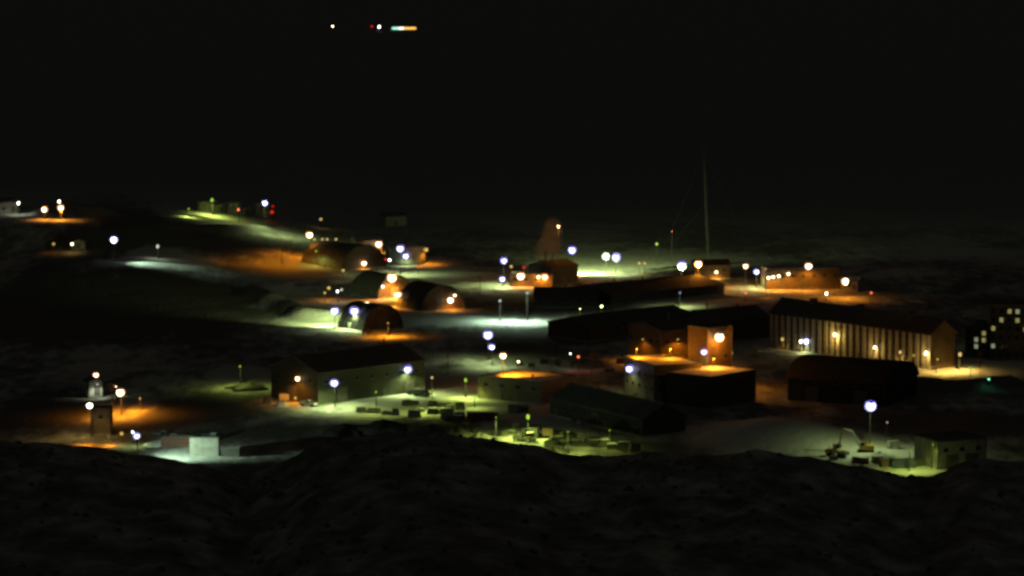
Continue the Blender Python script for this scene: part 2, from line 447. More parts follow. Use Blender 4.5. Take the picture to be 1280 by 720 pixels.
    BLD[key or name] = (t, w, depth, h)
    return t

BW = (lambda *i: {k: 'window_warm' for k in i})
# 1 large gabled warehouse, left of centre
building('gabled_warehouse', 'large gabled warehouse with dark roof and grey-green walls, left of centre', (398, 508), (530, 490), 23, 10.5, 'gable', 4.2, 'wall_green', 'roof_dark',
         wins=[('front', 7, 6.8, 1.6, 1.2), ('side', 3, 7.0, 1.4, 1.2)], doors=[('front', .22, 4, 4.5), ('front', .62, 1.2, 2.2), ('front', .86, 3.6, 4.2), ('side', .45, 4.2, 4.8)],
         vents=[('vent', .2, .5, 1), ('vent', .5, .5, 1), ('vent', .8, .5, 1), ('stack', .9, .62, .8)])
# 2, 3 low buildings in the centre
building('flat_roof_workshop', 'low dark flat-roofed workshop with snowy orange-lit roof, below centre', (598, 499), (677, 507), 19, 7.2, 'flat', 0, 'wall_tan', 'roof_snow',
         wins=[('front', 4, 4.4, 1.5, 1.1)], doors=[('front', .3, 3.4, 3.8), ('front', .72, 1.2, 2.2)], vents=[('vent', .7, .3, 1)])
building('long_gabled_shed', 'long dark-roofed gabled shed slanting down to the right, below centre', (688, 519), (803, 547), 15, 5.4, 'gable', 3.6, 'wall_green', 'roof_dark',
         wins=[('front', 9, 2.4, 1.2, 1.0)], doors=[('front', .07, 1.2, 2.2), ('front', .5, 3.2, 3.4), ('front', .9, 1.2, 2.2)], vents=[('vent', .3, .5, .9), ('vent', .7, .5, .9)])
# 4-7 cluster right of centre
building('block_building', 'tall dark block with orange-lit snowy flat roof, beside the blue-white wall lamp', (818, 506), (876, 501), 25, 12.2, 'flat', 0, 'wall_tan', 'roof_snow',
         wins=[('front', 4, 4, 1.3, 1.2), ('front', 4, 8, 1.3, 1.2), ('side', 5, 4, 1.3, 1.2), ('side', 5, 8, 1.3, 1.2)], doors=[('front', .5, 1.3, 2.2), ('side', .7, 3, 3.4)], vents=[('box', .7, .75, .8)])
building('brown_hall', 'brown two-step hall dimly lit orange, behind the block with orange roof', (826, 457), (886, 453), 22, 12.0, 'gable', 2.0, 'wall_brown', 'roof_dark',
         wins=[('front', 4, 7.5, 1.3, 1.3), ('side', 5, 7.5, 1.3, 1.3)], doors=[('front', .3, 3, 3.5)], vents=[('stack', .5, .5, .8)])
building('flat_roof_annex', 'dark annex with brightly lit orange flat roof, below the big orange lamp', (888, 513), (944, 502), 17, 10.2, 'flat', 0, 'wall_dark', 'roof_snow',
         wins=[('front', 4, 3, 1.2, 1.2), ('front', 4, 6.4, 1.2, 1.2)], doors=[('front', .5, 1.3, 2.2)], vents=[])
building('stair_tower', 'tall orange-lit stair tower rising behind the lit flat roof', (884, 497), (914, 492), 9, 22.0, 'flat', 0, 'wall_brown', 'roof_dark',
         wins=[('front', 2, 12.0, 1.0, 1.4), ('front', 2, 18.6, 1.0, 1.4)], doors=[('front', .3, 1.2, 2.2)], vents=[])
# 9 dark barrel-roofed hall before the dormitory
building('barrel_roof_hall', 'unlit black hall with rounded roof in front of the long pilastered block', (985, 500), (1106, 511), 27, 7.5, 'barrel', 5.5, 'roof_black', 'roof_black',
         wins=[('front', 5, 6.5, 1.4, 1.1)], doors=[('front', .25, 4, 4.5), ('front', .75, 4, 4.5)], vents=[('vent', .3, .5, 1), ('vent', .7, .5, 1)])
# 11 mid warehouses
building('storage_warehouse', 'wide low warehouse with black roof beyond the bright snow road', (668, 384), (748, 385), 30, 4.2, 'gable', 2.4, 'wall_grey', 'roof_dark',
         wins=[('front', 5, 2.4, 1.4, 1)], doors=[('front', .2, 4, 3.4), ('front', .6, 4, 3.4)], vents=[('vent', .5, .5, 1)])
building('long_warehouse', 'longest low black-roofed warehouse, below the orange lamps by the mast', (764, 381), (905, 368), 32, 4.2, 'gable', 2.6, 'wall_grey', 'roof_dark',
         wins=[('front', 8, 2.4, 1.4, 1)], doors=[('front', .2, 4, 3.4), ('front', .7, 4, 3.4)], vents=[('vent', .25, .5, 1.2), ('vent', .5, .5, 1.2), ('vent', .75, .5, 1.2)])
building('dark_supply_shed', 'black-roofed supply shed left of the brown orange-lit hall', (738, 428), (868, 411), 22, 5.8, 'gable', 2.4, 'wall_brown', 'roof_dark',
         wins=[('front', 6, 3.4, 1.4, 1.1)], doors=[('front', .3, 3.6, 4), ('front', .75, 1.2, 2.2)], vents=[('vent', .4, .5, 1)])
building('service_building', 'brown service building with dark gable roof left of the pilastered block', (885, 428), (962, 423), 17, 8.2, 'gable', 3.0, 'wall_brown', 'roof_dark',
         wins=[('front', 5, 5.0, 1.3, 1.2)], doors=[('front', .5, 1.2, 2.2)], vents=[('stack', .2, .5, .7), ('vent', .7, .5, 1)])
# 13 arched huts
building('arched_hangar', 'largest arched hangar, its rounded end lit orange, upper left', (428, 337), (482, 334), 30, 10.5, 'arch', 0, 'wall_brown', 'roof_dark', doors=[('front', .5, 6, 5.5, 'wall_tan')], cat='hangar')
building('arched_hut', 'arched hut whose front glows brightest orange, left of centre', (473, 374), (515, 371), 22, 9.0, 'arch', 0, 'wall_tan', 'roof_dark', doors=[('front', .5, 4, 4.2, 'wall_pale'), ('front', .85, 1.0, 2.1)], cat='hut')
building('arched_hut', 'dim arched hut with white lamps at its right foot', (528, 390), (579, 386), 20, 9.5, 'arch', 0, 'wall_brown', 'roof_dark', doors=[('front', .45, 4, 4.2)], cat='hut')
building('arched_hut', 'dark arched hut right of the paired blue-white lamps', (455, 414), (502, 411), 18, 9.0, 'arch', 0, 'wall_brown', 'roof_dark', doors=[('front', .5, 4, 4.2), ('front', .14, 1.0, 2.0)], cat='hut')
# left edge, lower left and lower right
building('pale_hut', 'pale building cut by the left picture edge on the hill', (-14, 270), (23, 267), 9, 6.4, 'gable', 1.6, 'wall_pale', 'roof_grey', wins=[('front', 3, 2.6, 1.2, 1.2)], doors=[('front', .8, 1.1, 2.1)], cat='hut')
building('lit_shed', 'small white shed lit bright beneath an orange lamp, lower left', (111, 497), (128, 496), 5, 5.0, 'gabley', .8, 'wall_white', 'roof_grey', wins=[('side', 1, 2.6, 1, 1)], doors=[('front', .62, 1.5, 3.2, 'door')], cat='shed')
building('pump_house', 'narrow dim tan pump house below the white lamp, lower left', (114, 544), (138, 544), 6, 7.6, 'flat', 0, 'wall_tan', 'roof_grey', wins=[('front', 1, 4.8, 1.1, 1.1)], doors=[('front', .35, 1.2, 2.2)], cat='shed')
building('green_lit_garage', 'dim green-lit garage at the lower right edge of town', (1172, 588), (1232, 585), 12, 8.2, 'flat', 0, 'wall_pale', 'roof_grey', wins=[('front', 3, 5.2, 1.2, 1)], doors=[('front', .3, 3.4, 3.8), ('front', .7, 3.4, 3.8)], cat='garage')
building('yellow_hut', 'tiny hut lit yellow, alone on the dark left slope', (90, 312), (106, 311), 4, 3.6, 'gabley', 1.0, 'wall_pale', 'roof_grey', doors=[('front', .5, 1.1, 2.1)], wins=[], cat='hut')
building('pump_shed', 'small box-like shed lit green on the hilltop bench', (257, 266), (271, 266), 5, 6.4, 'flat', 0, 'wall_pale', 'roof_snow', doors=[('front', .5, 1.4, 2.4)], cat='shed')
building('valve_shed', 'low green-lit shed just right of the box-like hilltop shed', (272, 267), (283, 267), 4, 4.6, 'gabley', .8, 'wall_pale', 'roof_snow', doors=[('front', .5, 1.4, 2.4)], cat='shed')
building('tiny_hut', 'small white hut between the two hilltop fuel tanks', (306, 270), (314, 270), 3, 4.0, 'gabley', .8, 'wall_pale', 'roof_snow', doors=[('front', .5, 1.2, 2.2)], cat='hut')
building('flat_roof_office', 'low orange-lit building with lamps on its front, below the steam plume', (638, 359), (690, 359), 12, 5.6, 'flat', 0, 'wall_tan', 'roof_grey',
         wins=[('front', 4, 2.8, 1.3, 1.2)], doors=[('front', .55, 1.3, 2.3)])
building('power_house', 'dark power house right behind the rising steam plume', (688, 357), (722, 354), 14, 8.0, 'gable', 2.0, 'wall_dark', 'roof_dark', wins=[('front', 3, 4.5, 1.2, 1)], doors=[('front', .5, 2.6, 3)], vents=[('stack', .15, .4, 1.3), ('stack', .5, .5, 1.0)])
building('mast_hut', 'orange-lit hut at the foot of the tall radio mast', (868, 349), (912, 348), 10, 6.2, 'gable', 1.8, 'wall_tan', 'roof_grey', wins=[('front', 3, 3.4, 1.2, 1)], doors=[('front', .25, 1.2, 2.2)])
building('orange_lit_depot', 'long tan depot washed in orange light, upper right', (958, 362), (1050, 362), 14, 9.0, 'flat', 0, 'wall_tan', 'roof_snow', wins=[('front', 7, 5.4, 1.3, 1.2)], doors=[('front', .2, 3.4, 4), ('front', .5, 3.4, 4), ('front', .8, 1.2, 2.2)])
building('corner_hut', 'little hut glowing orange under the tall lamp right of the depot', (1050, 363), (1072, 364), 8, 4.6, 'gable', 1.4, 'wall_pale', 'roof_snow', wins=[('front', 1, 2.2, 1.2, 1)], doors=[('front', .8, 1.1, 2.1)], cat='hut')
building('round_top_store', 'orange-lit store with pale roof edge behind the largest arched hangar', (446, 316), (478, 315), 9, 6.0, 'gable', 1.4, 'wall_pale', 'roof_snow', wins=[('front', 3, 3, 1.2, 1)], doors=[('front', .5, 1.2, 2.2)])
building('faint_hut', 'barely visible grey hut on the dark slope above the round tank', (482, 283), (508, 282), 8, 5.5, 'gable', 1.5, 'wall_pale', 'roof_grey', doors=[('front', .5, 1.2, 2.2)], cat='hut')
building('orange_hut', 'small hut glowing orange right of the round white tank', (521, 321), (536, 320), 6, 4.4, 'gabley', 1.0, 'wall_tan', 'roof_grey', doors=[('front', .5, 1.2, 2.2)], cat='hut')

# 8 long dormitory with pilasters
def dormitory():
    a = G(964, 434); bb = G(1164, 463)
    w = math.hypot(bb.x - a.x, bb.y - a.y); dp = 11; h = 13.2; rise = 4.0
    t = thing('pilastered_dormitory', 'long four-storey block with pale vertical pilasters and dark roof, right', 'building', (a.x, a.y, min(a.z, bb.z)), yaw_of(a, bb))
    MB().box(-.2, w + .2, -.9, dp + .2, -3, .5).build('foundation', 'concrete', t)
    MB().prism_x([(0, .4), (dp, .4), (dp, h), (dp/2, h + rise), (0, h)], 0, w).build('wall', 'wall_brown', t)
    sl = rise / (dp/2); o = 1.1
    rf = MB().prism_x([(-o, h - sl*o + .02), (dp/2, h + rise + .02), (dp + o, h - sl*o + .02), (dp + o, h - sl*o + .4), (dp/2, h + rise + .45), (-o, h - sl*o + .4)], -.8, w + .8).build('roof', 'roof_dark', t)
    MB().box(-.8, w + .8, dp/2 - .4, dp/2 + .4, h + rise + .38, h + rise + .65).build('ridge_cap', 'trim', rf)
    n = 25
    pm = MB().box(-.72, .72, -.75, .05, .3, h - .75).mesh('pilaster', 'trim_pale')
    for i in range(n + 1): put('pilaster', pm, t, (w * i / n if 0 < i < n else (.74 if i == 0 else w - .74), 0, 0))
    for i in range(n):
        for s in range(4):
            lit = {(21, 0): 'window_warm', (4, 0): 'window_warm', (16, 0): 'window_warm', (24, 0): 'window_warm'}.get((i, s))
            window(t, w * (i + .5) / n, 0, 1.1 + s * 3.0, 1.15, 1.35, 'front', lit)
    door(t, w * .585, -.76, .4, 1.5, 2.4, 'front')
    for u in (.2, .5, .8): MB().box(w*u - 1, w*u + 1, dp/2 - 1, dp/2 + 1, h + rise - .4, h + rise + 1.8).build('roof_unit', 'wall_grey', t)
dormitory()
# 10 residential blocks at the right edge with lit windows
def block(name, label, A, B, dp, h, cols, rows, lit, wall):
    a = G(*A); bb = G(*B); w = math.hypot(bb.x - a.x, bb.y - a.y)
    t = thing(name, label, 'building', (a.x, a.y, min(a.z, bb.z)), yaw_of(a, bb))
    MB().box(-.2, w + .2, -.2, dp + .2, -3, .5).build('foundation', 'concrete', t)
    MB().box(0, w, 0, dp, .4, h).build('wall', wall, t)
    rf = MB().box(-.4, w + .4, -.4, dp + .4, h, h + .5).build('roof', 'roof_dark', t)
    MB().box(w*.3, w*.3 + 3, dp*.4, dp*.4 + 2.4, h + .48, h + 2.4).build('roof_unit', 'wall_grey', rf)
    for c in range(cols):
        for r in range(rows):
            window(t, w * (c + .5) / cols, 0, 1.2 + r * (h - 1.0) / rows, 1.3, 1.5, 'front', lit.get((c, r)))
    door(t, w * .12, 0, .5, 1.3, 2.2, 'front')
    return t
block('residence_block', 'tall dark residence at the right edge with scattered lit windows near its top', (1236, 450), (1296, 452), 16, 19.5, 6, 6,
      {(0, 3): 'window_warm', (1, 4): 'window_warm', (2, 5): 'window_warm', (3, 5): 'window_pale', (3, 4): 'window_warm', (4, 3): 'window_warm', (5, 5): 'window_warm', (0, 1): 'window_pale'}, 'wall_grey')
block('residence_block', 'lower dark residence left of the tall one, two pairs of lit windows', (1206, 447), (1234, 449), 14, 10.5, 3, 4,
      {(1, 1): 'window_pale', (1, 2): 'window_pale', (2, 2): 'window_warm', (2, 3): 'window_warm'}, 'wall_grey')

# fuel tanks
def tank(px, py, rpx, hpx, label, mat='tank_paint', name='fuel_tank'):
    c = G(px, py); s = c.y / FPX; r = rpx * s; h = hpx * s
    t = thing(name, label, 'tank', (c.x, c.y + r, c.z))
    MB().lathe([(0.01, -1.5), (r, -1.5), (r, h)], 36).build('shell', mat, t, True)
    rf = MB().lathe([(r + .12, h - .15), (r + .12, h + .05), (r * .6, h + r * .12), (0.02, h + r * .2)], 36).build('roof', 'roof_snow', t, True)
    MB().tube((0, 0, h + r*.15), (0, 0, h + r*.2 + .9), .35, n=8).build('vent', 'steel', rf)
    for k in range(1, 4): MB().lathe([(r + .01, h*k/4 - .08), (r + .07, h*k/4 - .08), (r + .07, h*k/4 + .08), (r + .01, h*k/4 + .08)], 36).build('hoop', 'trim_pale', t)
    ld = MB(); ld.tube((-.3, -r - .25, 0), (-.3, -r - .25, h + .8), .06, n=6).tube((.3, -r - .25, 0), (.3, -r - .25, h + .8), .06, n=6)
    for k in range(int(h / .5)): ld.tube((-.3, -r - .25, .4 + k*.5), (.3, -r - .25, .4 + k*.5), .04, n=5)
    ld.build('ladder', 'steel', t)
tank(506, 332, 25, 22, 'largest round white storage tank, below the two blue-white lamps')
tank(291, 268, 10, 14, 'dim round fuel tank left of the small red lamp, hilltop')
tank(327, 271, 11, 15, 'round fuel tank under the blue-white hilltop lamp')

# ------------------------------------------------------------------ radio mast
def mast():
    b = G(885, 326); t = thing('radio_mast', 'tall thin lattice radio mast above the orange-lit hut', 'mast', (b.x, b.y, b.z))
    hh = 56.0; lean = -2.6; n = 14
    P = lambda k, z: Vector((lean * z / hh + .55 * (1 - .35 * z / hh) * math.cos(k * 2.0944), .55 * (1 - .35 * z / hh) * math.sin(k * 2.0944), z))
    MB().box(-1.2, 1.2, -1.2, 1.2, -1, .4).build('footing', 'concrete', t)
    for i in range(n):
        z0, z1 = .3 + i * hh / n, .3 + (i + 1) * hh / n
        m = MB()
        for k in range(3):
            m.tube(P(k, z0), P(k, z1), .09, n=5)
            for j in range(2):
                a0 = z0 + (z1 - z0) * j / 2; a1 = z0 + (z1 - z0) * (j + 1) / 2
                m.tube(P(k, a0), P((k + 1) % 3, a1), .05, n=4); m.tube(P(k, a1), P((k + 1) % 3, a1), .05, n=4)
        m.build('lattice_section', 'wall_grey', t)
    for z in (28, 52):
        for k in range(3):
            a = k * 2.0944 + .5
            gx, gy = 26 * math.cos(a), 26 * math.sin(a)
            MB().tube(P(0, z), (gx, gy, gz(b.x + gx, b.y + gy) - b.z), .035, n=4).build('guy_wire', 'pole', t)
    MB().tube(P(0, hh), P(0, hh) + Vector((0, 0, 4)), .05, n=5).build('antenna', 'steel', t)
mast()

# ------------------------------------------------------------------ yard objects
def place(px, py): return G(px, py)
def corrug(L_, W_, H_):
    m = MB(); n = int(L_ / .28)
    poly = []
    for i in range(n + 1):
        x = -L_/2 + .12 + (L_ - .24) * i / n
        poly.append((x, -W_/2 + (0.0 if i % 2 else .07)))
    back = [(x, -y) for x, y in poly][::-1]
    full = poly + back; k = len(full)
    vs = [(x, y, .16) for x, y in full] + [(x, y, H_ - .1) for x, y in full]
    m.add(vs, [(i, (i + 1) % k, k + (i + 1) % k, k + i) for i in range(k)])
    return m
CONT = {}
def container(px, py, yaw, label, mat, L_=6.06, z=0.0, H_=2.6, under=None):
    c = place(px, py) if under is None else Vector(under.location)
    t = thing('shipping_container', label, 'container', (c.x, c.y, (c.z if under is None else c.z) + z), yaw)
    key = (mat, L_, H_)
    W_ = 2.44
    if key not in CONT:
        fr = MB()
        for sx in (-1, 1):
            for sy in (-1, 1): fr.box(min(sx*L_/2, sx*(L_/2-.16)), max(sx*L_/2, sx*(L_/2-.16)), min(sy*W_/2, sy*(W_/2-.16)), max(sy*W_/2, sy*(W_/2-.16)), 0, H_)
        for sy in (-1, 1):
            for z0 in (0.002, H_ - .162): fr.box(-L_/2 + .16, L_/2 - .16, min(sy*W_/2, sy*(W_/2-.14)), max(sy*W_/2, sy*(W_/2-.14)), z0, z0 + .16)
        dr = MB()
        for s in (-1, 1): dr.box(L_/2 - .1, L_/2 + .02, min(s*.03, s*(W_/2-.18)), max(s*.03, s*(W_/2-.18)), .18, H_ - .18)
        rods = MB()
        for y in (-.8, -.4, .4, .8): rods.tube((L_/2 + .06, y, .2), (L_/2 + .06, y, H_ - .2), .03, n=5)
        CONT[key] = [('corner_frame', fr.mesh('corner_frame', mat)), ('side_panel', corrug(L_, W_, H_).mesh('side_panel', mat)),
                     ('roof', MB().box(-L_/2 + .15, L_/2 - .15, -W_/2 + .15, W_/2 - .15, H_ - .12, H_ - .02).mesh('roof', 'roof_snow')),
                     ('door', dr.mesh('door', mat)), ('lock_rod', rods.mesh('lock_rod', 'steel'))]
    for nm, ms in CONT[key]: put(nm, ms, t)
    return t
def cargo(px, py, yaw, label, w=2.4, d=2.0, h=1.8, mat='wood', name='cargo_crate', cat='crate'):
    c = place(px, py); t = thing(name, label, cat, (c.x, c.y, c.z), yaw)
    MB().box(-w/2, w/2, -d/2, d/2, .14, h).build('body', mat, t)
    MB().box(-w/2 - .05, w/2 + .05, -d/2 - .05, d/2 + .05, h, h + .1).build('lid', mat, t)
    for s in (-1, 0, 1): MB().box(s*w*.4 - .1, s*w*.4 + .1, -d/2 + .02, d/2 - .02, -.6, .14).build('skid', 'wood', t)
    for s in (-1, 1): MB().box(s*w*.33 - .08, s*w*.33 + .08, -d/2 - .06, -d/2 + .01, .2, h - .02).build('batten', 'trim', t)
    return t
def wheel(parent, x, y, r, w):
    o = MB().lathe([(r*.55, -w/2), (r*.92, -w/2), (r, -w*.3), (r, w*.3), (r*.92, w/2), (r*.55, w/2)], 16, (0, 0, 0), 'y').build('wheel', 'tyre', parent, True)
    o.location = (x, y, r)
    MB().lathe([(.01, -w*.42), (r*.56, -w*.38), (r*.56, w*.38), (.01, w*.42)], 12, (0, 0, 0), 'y').build('rim', 'steel', o)
def pickup(px, py, yaw, label, mat='red_paint'):
    c = place(px, py); t = thing('pickup_truck', label, 'truck', (c.x, c.y, c.z + .02), yaw)
    MB().prism([(-2.7, .5), (2.6, .5), (2.7, .7), (2.65, 1.15), (1.0, 1.22), (-2.7, 1.22)], -.95, .95).build('body', mat, t)
    MB().prism([(-.75, 1.2), (1.25, 1.2), (.6, 1.95), (-.65, 1.95)], -.85, .85).build('cab', mat, t)
    for s in (-1, 1):
        MB().prism([(-.6, 1.26), (.98, 1.26), (.5, 1.85), (-.55, 1.85)], s*.86 - .015, s*.86 + .015).build('side_window', 'glass', t)
        MB().box(2.6, 2.72, s*.7 - .15, s*.7 + .15, .8, 1.0).build('headlight', 'white_paint', t)
    MB().add([(1.23, -.75, 1.27), (1.23, .75, 1.27), (.66, .7, 1.9), (.66, -.7, 1.9)], [(0, 1, 2, 3)]).build('windscreen', 'glass', t)
    MB().box(-2.7, -.78, -.93, -.85, 1.2, 1.5).box(-2.7, -.78, .85, .93, 1.2, 1.5).box(-2.74, -2.66, -.85, .85, 1.2, 1.5).build('cargo_bed', mat, t)
    MB().box(2.62, 2.8, -.95, .95, .45, .7).build('bumper', 'steel', t)
    for x in (-1.7, 1.75):
        for y in (-.85, .85): wheel(t, x, y, .42, .28)
    return t
def van(px, py, yaw, label, mat='white_paint'):
    c = place(px, py); t = thing('van', label, 'van', (c.x, c.y, c.z + .02), yaw)
    MB().prism([(-2.8, .45), (2.7, .45), (2.8, .7), (2.7, 1.2), (1.9, 1.4), (1.3, 2.3), (1.0, 2.45), (-2.7, 2.45), (-2.8, 2.2)], -1.0, 1.0).build('body', mat, t)
    for s in (-1, 1):
        MB().prism([(.35, 1.4), (1.65, 1.4), (1.2, 2.15), (.35, 2.15)], s*1.0 - .02, s*1.0 + .02).build('side_window', 'glass', t)
        MB().box(2.7, 2.82, s*.7 - .16, s*.7 + .16, .8, 1.05).build('headlight', 'white_paint', t)
    MB().add([(1.93, -.85, 1.42), (1.93, .85, 1.42), (1.34, .8, 2.28), (1.34, -.8, 2.28)], [(0, 1, 2, 3)]).build('windscreen', 'glass', t)
    for x in (-1.8, 1.85):
        for y in (-.88, .88): wheel(t, x, y, .42, .28)
    return t
def loader(px, py, yaw, label, mat='yellow'):
    c = place(px, py); t = thing('wheel_loader', label, 'loader', (c.x, c.y, c.z + .02), yaw)
    MB().prism([(-3.2, .9), (-.3, .9), (-.3, 2.1), (-2.9, 2.1), (-3.2, 1.8)], -.95, .95).box(-.3, 2.0, -.6, .6, .9, 1.5).build('body', mat, t)
    cb = MB().prism([(-.9, 2.1), (.6, 2.1), (.4, 3.4), (-.8, 3.4)], -.75, .75).build('cab', mat, t)
    MB().prism([(-.7, 2.35), (.45, 2.35), (.3, 3.2), (-.65, 3.2)], -.78, .78).build('window', 'glass', cb)
    MB().tube((1.2, -.55, 1.6), (3.1, -.55, .8), .14, n=6).tube((1.2, .55, 1.6), (3.1, .55, .8), .14, n=6).build('lift_arm', mat, t)
    MB().prism([(2.9, .15), (4.1, .1), (4.1, .2), (3.2, .35), (3.1, 1.2), (2.9, 1.2)], -1.3, 1.3).build('bucket', 'steel', t)
    MB().tube((-2.2, .5, 2.1), (-2.2, .5, 3.0), .09, n=6).build('exhaust', 'steel', t)
    for x in (-2.1, 1.4):
        for y in (-1.0, 1.0): wheel(t, x, y, .8, .55)
    return t
def excavator(px, py, yaw, label):
    c = place(px, py); t = thing('excavator', label, 'excavator', (c.x, c.y, c.z), yaw)
    for s in (-1, 1):
        MB().prism([(-2.1, .1), (-1.8, 0), (1.8, 0), (2.1, .1), (2.3, .5), (2.0, .9), (-2.0, .9), (-2.3, .5)], s*1.2 - .3, s*1.2 + .3).build('track', 'tyre', t)
    MB().box(-1.2, 1.2, -.9, .9, .5, 1.05).build('undercarriage', 'steel', t)
    MB().prism([(-2.4, 1.1), (1.5, 1.1), (1.5, 2.0), (-.4, 2.2), (-2.4, 2.3)], -1.3, 1.3).build('house', 'yellow', t)
    cb = MB().prism([(.1, 2.0), (1.6, 1.9), (1.5, 3.2), (.1, 3.3)], .35, 1.25).build('cab', 'yellow', t)
    MB().prism([(.4, 2.2), (1.45, 2.2), (1.38, 3.0), (.4, 3.05)], .32, 1.28).build('window', 'glass', cb)
    MB().prism([(1.2, 1.5), (1.7, 1.4), (4.2, 5.6), (6.4, 6.3), (6.3, 6.8), (3.8, 6.2)], -.35, .15).build('boom', 'white_paint', t)
    MB().prism([(5.9, 6.9), (6.5, 6.9), (7.6, 2.6), (7.2, 2.5)], -.3, .1).build('stick', 'yellow', t)
    MB().prism([(7.0, 2.6), (7.8, 2.5), (8.0, 1.6), (7.2, 1.0), (6.6, 1.6)], -.6, .45).build('bucket', 'steel', t)
    return t
def pile(px, py, rx, ry, h, label, mat='scoria', seed=0, name='scoria_pile', cat='pile'):
    c = place(px, py); rn = random.Random(seed * 31 + 5); n, k = 22, 7
    ph = [(rn.uniform(0, 6.28), rn.uniform(.05, .16)) for _ in range(5)]
    vs = []; fs = []
    for j in range(k + 1):
        t = j / k
        for i in range(n):
            a = 2 * math.pi * i / n
            w = 1 + sum(am * math.sin((q + 2) * a + p + t * 2) for q, (p, am) in enumerate(ph))
            z = h * (1 - t) ** .8 * (1 + .15 * math.sin(3 * a + ph[0][0])) + rn.uniform(-.06, .06) * h
            vs.append((rx * t * w * math.cos(a), ry * t * w * math.sin(a), z - (1.2 if j == k else 0)))
    for j in range(k):
        for i in range(n): fs.append((j*n + i, j*n + (i+1) % n, (j+1)*n + (i+1) % n, (j+1)*n + i))
    o = MB().add(vs, fs).build(name, mat, None, True); o.location = c
    return tag(o, label, cat)

# shipping containers, lower left
c0 = container(256, 570, R(-4), 'pale corrugated container lit cyan-white, bottom of a stack of two, lower left', 'wall_pale', 8.0)
container(0, 0, R(-4), 'pale corrugated container stacked on top of another, lower left', 'wall_pale', 8.0, 2.62, 2.6, c0)
container(289, 571, R(-8), 'greyish container right of the pale stacked pair, lower left', 'wall_grey', 5.2)
container(221, 557, R(4), 'dull red container left of the pale stacked pair', 'wall_red', 9.0)
container(603, 526, R(-6), 'reddish-brown container in the green-lit yard below centre', 'wall_red', 9.0)
container(648, 516, R(-10), 'dark container beside the lower green lamp post', 'wall_dark', 6.06)
container(1128, 585, R(-3), 'dark blue container in the green-lit yard, lower right', 'wall_blue', 6.06)
# vehicles and cargo in the yard
excavator(1082, 566, R(172), 'yellow excavator with raised pale boom, below the lone bright lamp, lower right')
loader(1046, 570, R(20), 'wheel loader parked left of the excavator')
pickup(1137, 581, R(4), 'dark pickup truck parked in the green-lit yard, lower right', 'blue_paint')
cargo(1150, 583, R(5), 'small dark crate right of the parked pickup, lower right', 3.0, 2, 2.0, 'wall_dark')
cargo(1106, 584, R(15), 'wooden crate near the bright spot, lower right', 2.6, 2.2, 2.2)
cargo(1116, 562, R(15), 'pale crate behind the excavator', 3.0, 2.2, 2.4, 'wall_pale')
pickup(519, 494, R(8), 'dark pickup truck parked below the right warehouse lamp', 'wall_dark')
van(528, 496, R(-20), 'dark van parked at the right end of the big gabled warehouse', 'wall_dark')
pickup(386, 508, R(-30), 'pickup truck lit orange beside the warehouse corner', 'white_paint')
van(360, 502, R(10), 'orange-lit van parked at the left warehouse wall', 'white_paint')
cargo(334, 505, R(10), 'orange-lit crate left of the parked van', 2.4, 2, 2.2)
pickup(584, 540, R(-25), 'pickup truck in shade below the reddish-brown container', 'wall_dark')
loader(655, 553, R(-15), 'dark loader in the middle of the green-lit snow yard', 'wall_dark')
van(693, 562, R(-30), 'black van at the lower edge of the green-lit snow yard', 'wall_dark')
cargo(714, 553, R(-12), 'dark crate on the right side of the green-lit snow yard', 2.6, 2.2, 2.4, 'wall_dark')
cargo(667, 548, R(-8), 'tall dark crate behind the loader in the green-lit yard', 2.6, 2.2, 2.8, 'wall_dark')
cargo(686, 545, R(-20), 'brown crate below the long gabled shed', 3, 2.2, 2.2)
cargo(744, 556, R(-26), 'low crate in front of the long gabled shed', 3.4, 2.2, 2.0, 'wall_dark')
cargo(630, 545, R(10), 'lone small crate on the open green-lit snow', 2.2, 2, 1.6, 'wall_dark')
for i, (px, py, rx, ry, hh, lb) in enumerate([
        (570, 546, 6, 6, 3.0, 'black scoria pile left of the shaded pickup'), (600, 553, 5, 6, 2.6, 'black scoria pile below the shaded pickup'),
        (540, 541, 6, 5, 2.4, 'black scoria pile in the dark below the right warehouse lamp'), (650, 566, 6, 5, 2.0, 'black scoria pile under the dark loader'),
        (690, 571, 5, 5, 2.6, 'black scoria pile below the black van'), (480, 536, 8, 7, 2.6, 'broad dark scoria pile in front of the big warehouse'),
        (430, 540, 7, 7, 2.4, 'dark scoria pile below the left warehouse lamp'), (310, 486, 7, 6, 2.0, 'dark scoria heap left of the big warehouse')]):
    pile(px, py, rx, ry, hh, lb, 'scoria', i)
for i, (px, py, rx, ry, hh, lb) in enumerate([
        (205, 556, 6, 4, 1.4, 'white snow heap left of the pale containers'),
        (1100, 572, 5, 4, 1.6, 'snow heap lit cyan behind the excavator'), (1080, 592, 3, 3, 1.0, 'bright little snow heap at the lower right crest'),
        (350, 508, 3, 2.5, 1.6, 'orange-lit snow heap at the foot of the big warehouse')]):
    pile(px, py, rx, ry, hh, lb, 'snowpack', i + 20, 'snow_heap', 'snow heap')
TP = {}
